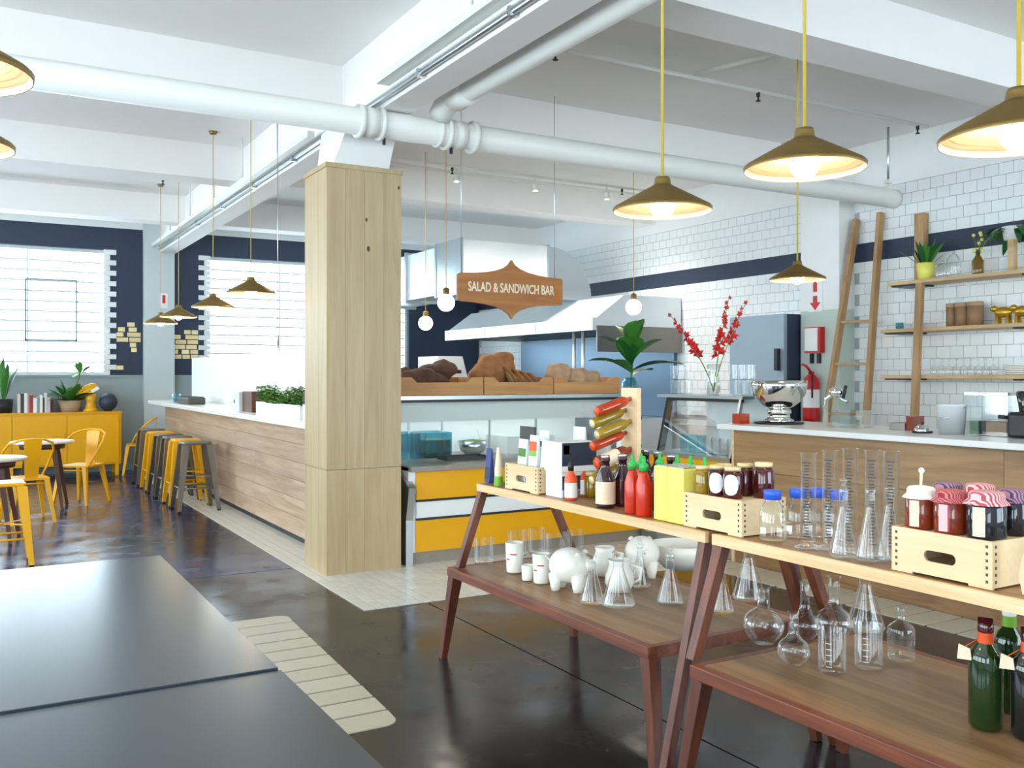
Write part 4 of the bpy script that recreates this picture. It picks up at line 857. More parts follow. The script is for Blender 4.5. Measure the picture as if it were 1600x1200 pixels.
# ============================================================ PENDANTS
def pendant(label, x, y, z, r=0.21, group='brass pendants', cord='cord'):
    o = E('pendant_lamp', label, 'lamp', (x, y, z), group)
    k = r/0.21; pr = []
    n = 9
    pr += [(0.0, 0.150*k), (0.012*k, 0.150*k), (0.030*k, 0.148*k), (0.034*k, 0.135*k), (0.036*k, 0.118*k), (0.05*k, 0.106*k)]
    for i in range(n+1):
        t = i/n; rr = 0.05+(0.205-0.05)*t; zz = 0.108-(0.108-0.022)*t**1.02
        pr.append((rr*k, zz*k)); pr.append(((rr+0.003)*k, (zz-0.0075)*k))
    pr += [(0.212*k, 0.015*k), (0.21*k, 0.0)]
    MB().lathe(pr, (x, y, z), 40).part('shade', 'brass', o)
    inn = [(0.208*k, 0.001*k)]
    for i in range(n+1):
        t = 1-i/n; rr = 0.045+(0.20-0.045)*t; zz = 0.1-(0.1-0.02)*t**1.12; inn.append((rr*k, zz*k)); inn.append(((rr-0.006)*k, (zz-0.002)*k))
    inn.append((0, 0.104*k)); MB().lathe(inn, (x, y, z), 40).part('lining', 'brassin', o)
    MB().lathe([(0.02*k, 0.1*k), (0.02*k, 0.07*k), (0, 0.07*k)], (x, y, z), 12).part('socket', 'brass', o)
    MB().sphere((x, y, z+0.022*k), 0.052*k, 18, 12).part('bulb', 'bulb', o)
    MB().tube([(x, y, z+0.148*k), (x, y, ZC if y < 7 or x > 3 else ZC)], 0.006 if y < 6 else 0.004, 8).part('cord', cord, o)
    MB().lathe([(0, -0.03), (0.03, -0.03), (0.045, 0), (0, 0)], (x, y, ZC-0.001), 16).part('ceiling_rose', 'brass', o)
    return o
def at_d(px, py, X): Y, z = onX(px, py, X); return X, Y, z
for px, py, X, lb in ((1035, 331, 2.44, 'brass cone pendant, leftmost of the three over the glassware tables'), (1257, 266, 2.44, 'brass cone pendant, middle of the three over the glassware tables'), (1592, 220, 2.44, 'brass cone pendant cut by the right picture edge over the jam crate'), (1246, 438, 5.25, 'small brass cone pendant over the oak counter by the pier')):
    pendant(lb, *at_d(px, py, X), r=0.2)
for px, py, lb in ((392, 459, 'nearest brass pendant over the bar, in front of the bright window'), (333, 481, 'second nearest brass pendant over the bar'), (279, 496, 'third nearest brass pendant over the bar'), (251, 506, 'farthest brass pendant over the bar, in front of the pilaster')):
    pendant(lb, *at_d(px, py, 2.15))
pendant('large brass pendant cut by the left picture edge over the dark tables', -0.068, 2.52, 2.2, 0.2); pendant('smaller brass pendant farther back cut by the left picture edge', -0.078, 3.33, 2.2, 0.2)
# slim rod lamp near the bar screen
o = E('hanging_rod', 'thin white hanging rod over the bar left of the wooden column', 'rod', (2.6, 8.6, 1.9))
Yr, zr = onX(434, 545, 2.4); MB().tube([(2.4, Yr, zr+0.06), (2.4, Yr, ZC)], 0.004, 8).part('rod', 'steel', o); MB().lathe([(0.012, 0), (0.012, 0.12), (0, 0.12)], (2.4, Yr, zr), 10).part('weight', 'steel', o)
# red sign on the far pilaster
xs0, zs0 = onY(250, 458, YF-0.13); xs1, zs1 = onY(262, 482, YF-0.13)
o = E('exit_sign', 'small white sign with red mark on the far pilaster', 'sign', ((xs0+xs1)/2, YF-0.125, zs1)); MB().box(xs0, xs1, YF-0.131, YF-0.121, zs1, zs0).part('sign_plate', 'white', o); MB().box(xs0+0.035, xs1-0.035, YF-0.135, YF-0.131, zs1+0.08, zs0-0.03).part('symbol', 'firered', o)
# ============================================================ BAR TOP ITEMS
BZ = 1.121
def btop(px, py): return onz(px, py, BZ)
x, y = 2.5, onX(293, 626, 2.5)[0]
o = E('tablet_stand', 'flat dark tablet lying at the far end of the bar top', 'tablet', (x, y, BZ)); MB().box(x-0.1, x+0.12, y-0.55, y+0.25, BZ, BZ+0.09).part('tablet_body', 'charcoal', o, bevel=0.02); MB().box(x-0.09, x+0.11, y-0.5, y+0.2, BZ+0.09, BZ+0.095).part('screen', 'black', o)
MB().lathe([(0, 0.004), (0.05, 0), (0.055, 0.12), (0.05, 0.12), (0.045, 0.01), (0, 0.01)], (2.45, y+0.5, BZ), 16).thing('drinking_glass', 'blueglass', 'small blue glass at the far tip of the bar', 'glass', (2.45, y+0.5, BZ))
y = onX(370, 640, 2.42)[0]
o = E('menu_holder', 'pale upright menu box on the bar top', 'menu holder', (2.5, y, BZ)); MB().box(2.42, 2.6, y-0.1, y+0.25, BZ, BZ+0.2).part('holder_body', 'pilaster', o); MB().lathe([(0.02, 0), (0.02, 0.004), (0, 0.004)], seg=12).xf(Matrix.Translation((2.42, y+0.1, BZ+0.1)) @ Matrix.Rotation(-PI/2, 4, 'Y')).part('mark', 'charcoal', o)
y = onX(391, 645, 2.5)[0]; o = E('menu_block', 'dark brown square block beside the herb trough', 'block', (2.55, y, BZ)); MB().box(2.45, 2.66, y-0.25, y+0.12, BZ, BZ+0.21).part('block_body', 'darkleg', o)
ya, yb = onX(468, 655, 2.42)[0], onX(400, 655, 2.42)[0]
ht = E('herb_trough', 'white trough of green herbs on the bar next to the column', 'planter', (2.5, (ya+yb)/2, BZ))
m = MB(); z0 = BZ; X_0, X_1, t = 2.42, 2.6, 0.012
m.box(X_0, X_1, ya, yb, z0, z0+t); m.box(X_0, X_0+t, ya, yb, z0+t, z0+0.12); m.box(X_1-t, X_1, ya, yb, z0+t, z0+0.12); m.box(X_0+t, X_1-t, ya, ya+t, z0+t, z0+0.12); m.box(X_0+t, X_1-t, yb-t, yb, z0+t, z0+0.12); m.part('trough', 'white', ht)
MB().box(X_0+t, X_1-t, ya+t, yb-t, z0+t, z0+0.1).part('soil', 'darkleg', ht)
m = MB(); rnd = random.Random(11)
for i in range(2200):
    p = Vector((rnd.uniform(X_0-0.01, X_1+0.01), rnd.uniform(ya-0.01, yb+0.02), z0+0.1)); hgt = rnd.uniform(0.03, 0.15)*(0.7+0.5*math.sin((p.y-ya)*6)); a = rnd.uniform(0, 6.28); s = 0.02
    c = p+Vector((rnd.uniform(-.01, .01), rnd.uniform(-.01, .01), max(0.02, hgt))); d = Vector((math.cos(a), math.sin(a), 0.4))*s; e = Vector((-math.sin(a), math.cos(a), 0.2))*s*0.6
    m.add([c-d, c+e, c+d, c-e], [(0,1,2,3)])
m.part('herb_foliage', 'herb', ht, kind='stuff')
y = onX(472, 655, 2.44)[0]; o = E('salt_cellar', 'black and white cellar wedged between herb trough and column', 'cellar', (2.5, y-0.07, BZ)); MB().box(2.44, 2.53, y-0.13, y-0.02, BZ, BZ+0.13).part('cellar_body', 'white', o); MB().box(2.44, 2.53, y-0.13, y-0.02, BZ+0.13, BZ+0.24).part('cellar_top', 'black', o)
# ============================================================ STOOLS AND CHAIRS
def stool(name, label, mat, x, y, h, foot, group, rz=0.0):
    o = E(name, label, 'stool', (x, y, 0), group); s = 0.15
    MB().box(x-s, x+s, y-s, y+s, h-0.03, h).part('seat', mat, o, bevel=0.012)
    for sx in (-1, 1):
        for sy2 in (-1, 1):
            MB().bar((x+sx*foot, y+sy2*foot, 0.02), (x+sx*(s-0.025), y+sy2*(s-0.025), h-0.03), 0.038, 0.038, (1,0,0), 0.075, 0.075).part('leg', mat, o)
            MB().box(x+sx*foot-0.018, x+sx*foot+0.018, y+sy2*foot-0.018, y+sy2*foot+0.018, 0, 0.025).part('rubber_foot', 'black', o)
    f2 = foot-(foot-s)*0.33; zz = h*0.34
    for a, b in (((-1,-1),(1,-1)), ((1,-1),(1,1)), ((1,1),(-1,1)), ((-1,1),(-1,-1))):
        MB().tube([(x+a[0]*f2, y+a[1]*f2, zz), (x+b[0]*f2, y+b[1]*f2, zz)], 0.01, 6).part('stretcher', mat, o)
    for a, b in (((-1,-1),(1,1)), ((-1,1),(1,-1))):
        MB().bar((x+a[0]*f2*.94, y+a[1]*f2*.94, h*0.5), (x+b[0]*f2*.94, y+b[1]*f2*.94, h*0.5), 0.008, 0.02, (0,0,1)).part('cross_brace', mat, o)
    o.rotation_euler.z = rz
    return o
for yy, mt, lb in ((10.72, 'gun', 'nearest gunmetal bar stool under the bar edge'), (11.24, 'yellow', 'yellow bar stool right behind the nearest gunmetal stool'), (11.76, 'gun', 'gunmetal bar stool, third from the column'), (12.30, 'gun', 'gunmetal bar stool, fourth from the column'), (12.88, 'yellow', 'yellow bar stool, fifth from the column'), (13.6, 'gun', 'farthest gunmetal bar stool by the bar tip')):
    stool('bar_stool', lb, mt, 2.16, yy, 0.76, 0.21, 'metal bar stools', 0)
stool('low_stool', 'bright yellow metal stool at the left picture edge in front of the dining tables', 'yellow', 0.22, 8.34, 0.66, 0.19, None, 0)
def cafe_chair(label, x, y, rz, mat='yellow'):
    o = E('cafe_chair', label, 'chair', (x, y, 0), 'metal cafe chairs'); m = lambda: MB()
    L = lambda mb, nm, mt=mat, bv=0: mb.part(nm, mt, o, local=True, bevel=bv)
    L(m().prism([(-.19,-.17), (.17,-.19), (.19,-.14), (.19,.14), (.17,.19), (-.19,.17)], lambda u, v, s: (u, v, 0.435 if s == 0 else 0.455)), 'seat')
    for sy2 in (-1, 1):
        L(m().bar((0.23, sy2*0.21, 0), (0.165, sy2*0.15, 0.44), 0.025, 0.025, (1,0,0), 0.05, 0.05), 'leg')
        L(m().bar((-0.26, sy2*0.2, 0), (-0.17, sy2*0.14, 0.44), 0.025, 0.025, (1,0,0), 0.05, 0.05), 'leg')
    pts = []
    for k in range(17):
        a = -PI*0.5+PI*k/16; pts.append((0.0, 0.245*math.sin(a), 0.0))
    hoop = [(0.12, -0.17, 0.45), (0.06, -0.215, 0.58), (-0.06, -0.235, 0.73), (-0.16, -0.2, 0.81), (-0.225, -0.11, 0.845), (-0.245, 0, 0.855), (-0.225, 0.11, 0.845), (-0.16, 0.2, 0.81), (-0.06, 0.235, 0.73), (0.06, 0.215, 0.58), (0.12, 0.17, 0.45)]
    L(m().tube(hoop, 0.012, 8), 'back_hoop')
    L(m().hexa([(-0.18, -0.06, 0.455), (-0.172, -0.06, 0.455), (-0.172, 0.06, 0.455), (-0.18, 0.06, 0.455)], [(-0.25, -0.085, 0.85), (-0.242, -0.085, 0.85), (-0.242, 0.085, 0.85), (-0.25, 0.085, 0.85)]), 'back_splat')
    for sx in (-1, 1): L(m().tube([(sx*0.18, -0.16, 0.4), (sx*0.18, 0.16, 0.4)], 0.008, 6), 'stretcher')
    o.rotation_euler.z = rz; return o
cafe_chair('yellow metal chair with its back to the bar at the far dining table', 1.12, 11.95, math.radians(232))
cafe_chair('yellow metal chair between the two dining tables', 0.5, 10.75, math.radians(100))
cafe_chair('yellow metal chair against the far wall behind the bar stools', 2.22, 15.05, math.radians(170), 'yellow')
def round_table(label, x, y, r, mat='tablew'):
    o = E('dining_table', label, 'table', (x, y, 0), 'small dining tables')
    MB().lathe([(0, 0.73), (r-0.01, 0.73), (r, 0.74), (r, 0.752), (r-0.005, 0.757), (0, 0.757)], (x, y, 0), 32).part('tabletop', mat, o)
    MB().lathe([(0, 0.67), (r*.7, 0.67), (r*.72, 0.73), (0, 0.73)], (x, y, 0), 24).part('apron', 'darkleg', o)
    for a in (0.6, 2.17, 3.74, 5.31): MB().bar((x+r*0.98*math.cos(a), y+r*0.98*math.sin(a), 0), (x+r*.55*math.cos(a), y+r*.55*math.sin(a), 0.7), 0.03, 0.03, (1,0,0), 0.055, 0.055).part('leg', 'darkleg', o)
    return o
round_table('small round dining table beside the yellow chair near the sideboard', 0.70, 11.75, 0.33)
round_table('small round dining table nearer the camera cut by the left picture edge', 0.12, 9.6, 0.33)
MB().box(-0.02, 0.1, 9.55, 9.7, 0.758, 0.775).thing('notebook', 'darkleg', 'small brown notebook on the nearer round table', 'book', (0.04, 9.62, 0.758))
# dark long tables in the foreground
def dark_table(label, y0, y1, z, x1=0.68, x0=-0.16):
    o = E('dark_table', label, 'table', ((x0+x1)/2, (y0+y1)/2, 0), 'dark topped tables')
    MB().box(x0, x1, y0, y1, z-0.03, z).part('tabletop', 'tabledark', o, bevel=0.0015)
    MB().box(x0+0.1, x1-0.1, y0+0.1, y1-0.1, z-0.08, z-0.03).part('apron', 'black', o)
    for x in (x0+0.12, x1-0.12):
        for y in (y0+0.12, y1-0.12): MB().box(x-0.025, x+0.025, y-0.025, y+0.025, 0, z-0.08).part('leg', 'black', o)
dark_table('dark slate topped table, the farther of the two in the left foreground', 2.358, 4.07, 0.752); dark_table('dark slate topped table nearest the camera in the left foreground', 0.64, 2.352, 0.747, 0.685)
# ============================================================ YELLOW SIDEBOARD
sd = E('sideboard', 'long yellow metal sideboard under the far left window', 'sideboard', (0.5, 15.4, 0))
sx0, sx1, sy0, sy1, sz = -0.95, 1.97, 15.12, 15.62, 0.93
MB().box(sx0, sx1, sy0+0.02, sy1, 0.16, sz).part('cabinet_body', 'yellow', sd); MB().box(sx0-0.01, sx1+0.01, sy0-0.01, sy1, sz, sz+0.02).part('top', 'yellow', sd)
nd = 4
for i in range(nd):
    a, b = sx0+0.03+(sx1-sx0-0.06)*i/nd, sx0+0.03+(sx1-sx0-0.06)*(i+1)/nd
    d = MB().box(a+0.004, b-0.004, sy0, sy0+0.02, 0.19, sz-0.03).part('door', 'yellow', sd); MB().box((b if i % 2 == 0 else a+0.06)-0.05, (b if i % 2 == 0 else a+0.06)-0.03, sy0-0.015, sy0, 0.55, 0.65).part('handle', 'yellow', d)
for x in (sx0+0.04, sx1-0.06, 0.5):
    for y in (sy0+0.04, sy1-0.06): MB().box(x-0.025, x+0.025, y-0.02, y+0.02, 0, 0.16).part('leg', 'yellow', sd)
DZ = sz+0.021
rnd = random.Random(5); bx_, _ = onY(27, 640, 15.3); xe, _ = onY(84, 640, 15.3); i = 0; cols = [((206,196,184),'cream'), ((60,62,70),'grey'), ((226,226,222),'white'), ((190,140,140),'pink'), ((150,60,50),'brick red'), ((236,236,232),'pale'), ((120,150,160),'blue grey'), ((238,232,220),'ivory'), ((90,60,50),'brown'), ((210,208,206),'light grey'), ((200,180,190),'mauve'), ((70,40,40),'maroon')]
for j, (c, nm) in enumerate(cols): M['book%d' % j] = plain('book_cover_%d' % j, c, 0.6)
x = bx_; j = 0
while x < xe-0.02:
    wd = rnd.uniform(0.025, 0.05); h = rnd.uniform(0.2, 0.29); dp = 0.18; c = j % len(cols)
    o = E('book', '%s book, %s from the left in the row on the sideboard' % (cols[c][1], (ordw+['eleventh', 'twelfth', 'thirteenth', 'fourteenth', 'fifteenth', 'sixteenth', 'seventeenth', 'eighteenth', 'nineteenth', 'twentieth', 'twenty-first', 'twenty-second'])[j]), 'book', (x+wd/2, 15.3, DZ), 'books on the sideboard')
    MB().box(x, x+wd-0.002, 15.22, 15.22+dp, DZ, DZ+h).part('cover', 'book%d' % c, o); MB().box(x+0.004, x+wd-0.006, 15.225, 15.22+dp+0.001, DZ+h, DZ+h+0.001).part('pages', 'cream', o)
    x += wd; j += 1
def tall_leaves(o, x, y, z, n, L0, L1, wd, mats, sd_, el=(0.8, 1.5)):
    r_ = random.Random(sd_)
    for i in range(n):
        a = r_.uniform(0, 6.28); e = r_.uniform(*el); m = MB(); leaf(m, (x+0.03*math.cos(a), y+0.03*math.sin(a), z), (math.cos(a)*math.cos(e), math.sin(a)*math.cos(e), math.sin(e)), r_.uniform(L0, L1), wd, r_.uniform(0.05, 0.3)); m.part('leaf', mats[i % len(mats)], o)
xa, _ = onY(4, 640, 15.35); o = E('snake_plant', 'upright snake plant in a black pot at the far left end of the sideboard', 'plant', (xa, 15.35, DZ)); MB().lathe([(0, 0), (0.12, 0), (0.14, 0.2), (0.13, 0.2), (0, 0.18)], (xa, 15.35, DZ), 20).part('pot', 'black', o); tall_leaves(o, xa, 15.35, DZ+0.17, 12, 0.4, 0.72, 0.08, ('leafd', 'leaf'), 1, (1.2, 1.5))
xa, _ = onY(109, 640, 15.35); o = E('leafy_plant', 'bushy green plant in a woven pot in the middle of the sideboard', 'plant', (xa, 15.35, DZ)); MB().lathe([(0, 0), (0.13, 0), (0.17, 0.17), (0.155, 0.17), (0, 0.14)], (xa, 15.35, DZ), 20).part('pot', 'terra', o); tall_leaves(o, xa, 15.35, DZ+0.15, 26, 0.22, 0.46, 0.15, ('leaf', 'leaf', 'leafd'), 2, (0.2, 1.3))
MB().tube([(xa, 15.35, DZ+0.15), (xa+0.12, 15.35, DZ+0.5), (xa+0.16, 15.35, DZ+0.72)], 0.012, 6).part('stem', 'stem', o); tall_leaves(o, xa+0.15, 15.35, DZ+0.58, 12, 0.16, 0.28, 0.09, ('leaf',), 3, (-0.2, 1.4))
xa, _ = onY(142, 640, 15.3); o = E('orange_figurine', 'orange bird shaped ornament on the right of the sideboard', 'ornament', (xa, 15.3, DZ)); MB().lathe([(0, 0), (0.12, 0), (0.08, 0.05), (0.06, 0.15), (0.09, 0.22), (0.05, 0.3), (0, 0.31)], (xa, 15.3, DZ), 16).part('body', 'yellow', o); MB().sphere((0,0,0), (0.17, 0.05, 0.08), 16, 10).xf(Matrix.Translation((xa-0.06, 15.3, DZ+0.31)) @ Matrix.Rotation(-0.6, 4, 'Y')).part('head', 'yellow', o); MB().bar((xa, 15.24, DZ+0.3), (xa+0.1, 15.24, DZ+0.36), 0.02, 0.05, (0,1,0)).part('crest', 'white', o)
xa, _ = onY(169, 640, 15.3); o = E('glass_float', 'dark round glass ball at the right end of the sideboard', 'ball', (xa, 15.3, DZ)); MB().sphere((xa, 15.3, DZ+0.14), 0.135, 20, 12).part('ball', 'navybox', o); MB().lathe([(0, 0), (0.06, 0), (0.05, 0.02), (0, 0.02)], (xa, 15.3, DZ), 16).part('stand', 'black', o)
# ============================================================ DISPLAY TABLES
TZ, LZ = 0.92, 0.49
def display_table(label, y0, y1, ly0, ly1, legs):
    o = E('display_table', label, 'table', (2.57, (y0+y1)/2, 0), 'two tier display tables')
    MB().box(2.352, 2.79, y0, y1, TZ-0.038, TZ).part('upper_shelf', 'shelfwood', o)
    MB().box(2.336, 2.352, y0, y1, TZ-0.038, TZ).part('shelf_edge', 'edgewood', o)
    MB().box(2.205, 2.965, ly0+0.03, ly1-0.03, LZ-0.035, LZ).part('lower_shelf', 'shelfwood', o)
    MB().box(2.165, 2.205, ly0, ly1, LZ-0.045, LZ+0.001).part('rail', 'redrail', o, bevel=0.003); MB().box(2.965, 3.0, ly0, ly1, LZ-0.045, LZ+0.001).part('rail', 'redrail', o, bevel=0.003)
    for yy in (ly0, ly1-0.03): MB().box(2.205, 2.965, yy, yy+0.03, LZ-0.045, LZ+0.001).part('end_rail', 'redrail', o)
    for (p, q, w0, w1) in legs: MB().bar(p, q, w0[0], w0[1], (1,0,0), w1[0], w1[1]).part('leg', 'redwood', o, bevel=0.003)
    return o
def leg_set(yf, lf, near=False):
    s = -1 if near else 1
    out = []
    if not near:
        out.append(((2.222, yf-0.03, LZ), (2.36, yf-0.03, TZ-0.038), (0.042, 0.04), (0.045, 0.042)))
        out.append(((2.94, yf-0.03, LZ), (2.76, yf-0.03, TZ-0.038), (0.042, 0.04), (0.045, 0.042)))
    else:
        out.append(((2.125, yf-0.005, 0), (2.375, yf+0.04, TZ-0.038), (0.036, 0.036), (0.042, 0.04)))
        out.append(((3.04, yf-0.005, 0), (2.76, yf+0.04, TZ-0.038), (0.05, 0.045), (0.055, 0.05)))
    for x, xo in ((2.2, 2.165), (2.965, 3.0)):
        out.append(((xo, lf+s*0.05, 0), (x, lf-s*0.03, LZ-0.045), (0.034, 0.04), (0.06, 0.055)))
    return out
display_table('two tier display table nearest the salad bar with sauces above and cups below', 2.60, 4.39, 2.72, 4.40, leg_set(4.39, 4.40)+leg_set(2.60, 2.72, True))
display_table('two tier display table nearest the camera with jams above and flasks below', 0.78, 2.565, 0.9, 2.49, leg_set(2.565, 2.49)+leg_set(0.78, 0.9, True))
# ---- birch crates
def ring_panel(m, L, H, sw, sh, sc, t, fn):
    # flat panel (u along, v up) with a stadium slot; fn(u, v, side)
    n = 32; out = []; inn = []
    for k in range(n):
        a = 2*PI*k/n; c, s = math.cos(a), math.sin(a)
        r = sh/2; ex = sw/2-r; inn.append(((ex if c > 0 else -ex)*(1 if abs(c) > 1e-6 else 0)+r*c, sc+r*s))
        q = min((L/2)/abs(c) if abs(c) > 1e-6 else 1e9, ((H-sc) if s > 0 else sc)/abs(s) if abs(s) > 1e-6 else 1e9); out.append((q*c, sc+q*s))
    for (cu, cv) in ((L/2, H), (-L/2, H), (-L/2, 0), (L/2, 0)):
        k = min(range(n), key=lambda i: (out[i][0]-cu)**2+(out[i][1]-cv)**2); out[k] = (cu, cv)
    vs = []
    for side in (0, 1): vs += [fn(u, v, side) for u, v in out]+[fn(u, v, side) for u, v in inn]
    fs = []
    for k in range(n):
        k2 = (k+1) % n; fs += [(k, k2, n+k2, n+k), (2*n+k2, 2*n+k, 3*n+k, 3*n+k2), (k2, k, 2*n+k, 2*n+k2), (n+k, n+k2, 3*n+k2, 3*n+k)]
    m.add(vs, fs); return m
def birch_crate(label, x0, y0, y1, z=TZ, H=0.13, D=0.22, top=True):
    o = E('birch_crate', label, 'crate', (x0+D/2, (y0+y1)/2, z), 'birch plywood crates'); t = 0.009; L = y1-y0; yc = (y0+y1)/2; z = z+0.001
    for xx, nm in ((x0, 'front_panel'), (x0+D-t, 'back_panel')):
        ring_panel(MB(), L, H-0.006, 0.1, 0.032, 0.055, t, lambda u, v, s: (xx+(0 if s == 0 else t), yc+u, z+0.006+v)).part(nm, 'crate', o)
        for a in (y0, y1-0.07): MB().box(xx, xx+t, a, a+0.07, z, z+0.006).part('foot', 'crate', o)
    for yy in (y0, y1-t): MB().box(x0+t, x0+D-t, yy, yy+t, z+0.004, z+H).part('side_panel', 'crate', o)
    MB().box(x0+t, x0+D-t, y0+t, y1-t, z+0.012, z+0.018).part('base_panel', 'crate', o)
    if top: MB().box(x0+t, x0+D-t, y0+t, y1-t, z+H-0.012, z+H-0.004).part('top_board', 'crate', o)
    pins = MB()
    for k in range(6):
        zz = z+0.016+k*0.019
        for a in (y0+0.012, y1-0.02): pins.box(x0-0.0008, x0+0.001, a, a+0.007, zz, zz+0.008)
        for a in (x0+0.012, x0+D-0.02): pins.box(a, a+0.007, y0-0.0008, y0+0.001, zz, zz+0.008)
    pins.part('finger_joint', 'darkleg', o, kind='stuff')
    return o
birch_crate('birch crate of pouches at the far end of the display shelf', 2.372, 3.83, 4.145, D=0.2, top=False)
birch_crate('birch crate of dark jam jars bridging the two display tables', 2.372, 2.45, 2.762)
birch_crate('birch crate of cloth topped preserves at the right of the shelf', 2.372, 1.51, 1.826, D=0.26)
# ---- far end of the upper shelf
def pouch(label, x, y, w_, h, d, z, mat, band=None, name='pouch', cat='packet', clear=None):
    o = E(name, label, cat, (x, y, z)); q = [(-w_/2, 0), (w_/2, 0), (w_/2*0.96, h*.5), (w_/2*1.0, h), (-w_/2*1.0, h), (-w_/2*0.96, h*.5)]
    m = MB(); m.hexa([(x-d/2, y-w_/2, z), (x+d/2, y-w_/2, z), (x+d/2, y+w_/2, z), (x-d/2, y+w_/2, z)], [(x-d*.1, y-w_/2, z+h), (x+d*.1, y-w_/2, z+h), (x+d*.1, y+w_/2, z+h), (x-d*.1, y+w_/2, z+h)]); m.part('pouch_body', mat, o, bevel=0.004)
    for b in (band or []):
        f0, f1, mt = b; e0, e1 = d/2-(d*.4)*f0+0.0015, d/2-(d*.4)*f1+0.0015
        MB().hexa([(x-e0, y-w_*.42, z+h*f0), (x-e0+0.001, y-w_*.42, z+h*f0), (x-e0+0.001, y+w_*.42, z+h*f0), (x-e0, y+w_*.42, z+h*f0)], [(x-e1, y-w_*.42, z+h*f1), (x-e1+0.001, y-w_*.42, z+h*f1), (x-e1+0.001, y+w_*.42, z+h*f1), (x-e1, y+w_*.42, z+h*f1)]).part('print', mt, o)
    return o
def Yat(px, X): return onX(px, 700, X)[0]
M['bluepack'] = plain('blue_packet', (52, 66, 128), 0.4); M['clearbag'] = plain('milky_bag', (226, 232, 230), 0.25, var=0.1, scale=25)
pouch('slim dark blue packet at the far end of the display shelf', 2.42, Yat(765, 2.42), 0.055, 0.185, 0.04, TZ+0.001, 'bluepack', [(0.1, 0.45, 'navybox')])
o = E('oil_bottle', 'slim white and green bottle at the far end of the display shelf', 'bottle', (2.39, Yat(774, 2.39)-0.035, TZ)); by = Yat(774, 2.39)-0.035
MB().lathe([(0, 0), (0.022, 0), (0.024, 0.01), (0.02, 0.09), (0.014, 0.16), (0.009, 0.19), (0.009, 0.2), (0, 0.2)], (2.39, by, TZ+0.001), 16).part('bottle_body', 'cream', o); MB().lathe([(0.0235, 0.0), (0.0248, 0.012), (0.0228, 0.05)], (2.39, by, TZ+0.001), 16).part('label_band', 'lime', o)
yb1 = Yat(781, 2.5); o = E('chalk_board', 'small charcoal board standing behind the pouches', 'board', (2.61, yb1, TZ)); MB().bar((2.61, yb1-0.1, TZ+0.001), (2.62, yb1-0.1, TZ+0.3), 0.012, 0.15, (1,0,0)).part('board', 'charcoal', o); MB().box(2.6, 2.66, yb1-0.13, yb1-0.07, TZ+0.001, TZ+0.01).part('foot', 'darkleg', o)
cz_ = TZ+0.019
pouch('white pouch with green top in the far birch crate', 2.44, 4.07, 0.085, 0.235, 0.05, cz_, 'clearbag', [(0.62, 0.8, 'herb')]); pouch('pouch with orange and green print in the far birch crate', 2.44, 3.965, 0.08, 0.26, 0.05, cz_, 'clearbag', [(0.6, 0.7, 'lime'), (0.7, 0.88, 'orange')]); pouch('plain milky pouch at the near end of the far birch crate', 2.45, 3.87, 0.075, 0.24, 0.05, cz_, 'clearbag')
pouch('taller milky pouch behind in the far birch crate', 2.52, 4.0, 0.09, 0.28, 0.04, cz_, 'clearbag', [(0.7, 0.8, 'navybox')])
def carton(name, label, cat, x0, x1, y0, y1, z, h, mat, faces=(), group=None):
    o = E(name, label, cat, ((x0+x1)/2, (y0+y1)/2, z), group); MB().box(x0, x1, y0, y1, z, z+h).part('carton_body', mat, o, bevel=0.002)
    for (f, a, b, c, d, mt) in faces:   # f: 'x' front (-X) or 'y' near side (-Y)
        if f == 'x': MB().box(x0-0.0012, x0, y0+(y1-y0)*a, y0+(y1-y0)*b, z+h*c, z+h*d).part('print', mt, o)
        else: MB().box(x0+(x1-x0)*a, x0+(x1-x0)*b, y0-0.0012, y0, z+h*c, z+h*d).part('print', mt, o)
    return o
carton('carton', 'white and navy carton, lower of the two by the orange bottles', 'carton', 2.40, 2.60, 3.66, 3.80, TZ+0.001, 0.12, 'white', [('y', 0.02, 0.98, 0.3, 0.85, 'navybox'), ('y', 0.05, 0.6, 0.0, 0.28, 'gun')])
carton('carton', 'white and navy carton stacked on the lower carton', 'carton', 2.395, 2.60, 3.655, 3.805, TZ+0.122, 0.14, 'white', [('y', 0.02, 0.98, 0.2, 0.98, 'navybox'), ('y', 0.06, 0.22, 0.6, 0.9, 'white')])
for i, (xx, yy) in enumerate(((2.64, 3.86), (2.70, 3.74), (2.72, 3.60))): pouch(['clear plastic bag behind the far birch crate', 'clear plastic bag behind the navy cartons', 'clear plastic bag behind the orange bottles'][i], xx, yy, 0.1, 0.32, 0.05, TZ+0.001, 'clearbag')
def small_bottle(label, x, y, z=TZ+0.001, cap='black', body='orange', k=1.0):
    o = E('sauce_bottle', label, 'bottle', (x, y, z), 'small orange sauce bottles')
    MB().lathe([(0, 0), (0.028*k, 0), (0.03*k, 0.006), (0.03*k, 0.10*k), (0.012*k, 0.13*k), (0.012*k, 0.135*k), (0, 0.135*k)], (x, y, z), 18).part('bottle_body', body, o); MB().lathe([(0.0306*k, 0.012), (0.0306*k, 0.08*k)], (x, y, z), 18).part('label_band', 'white', o); MB().lathe([(0, 0.135*k), (0.014*k, 0.135*k), (0.014*k, 0.165*k), (0.005, 0.175*k), (0.004, 0.215*k), (0, 0.215*k)], (x, y, z), 12).part('cap', cap, o)
small_bottle('small orange bottle with black cap nearest the shelf edge', 2.41, Yat(892, 2.41)); small_bottle('small orange bottle with black cap set farther back', 2.53, Yat(910, 2.53))
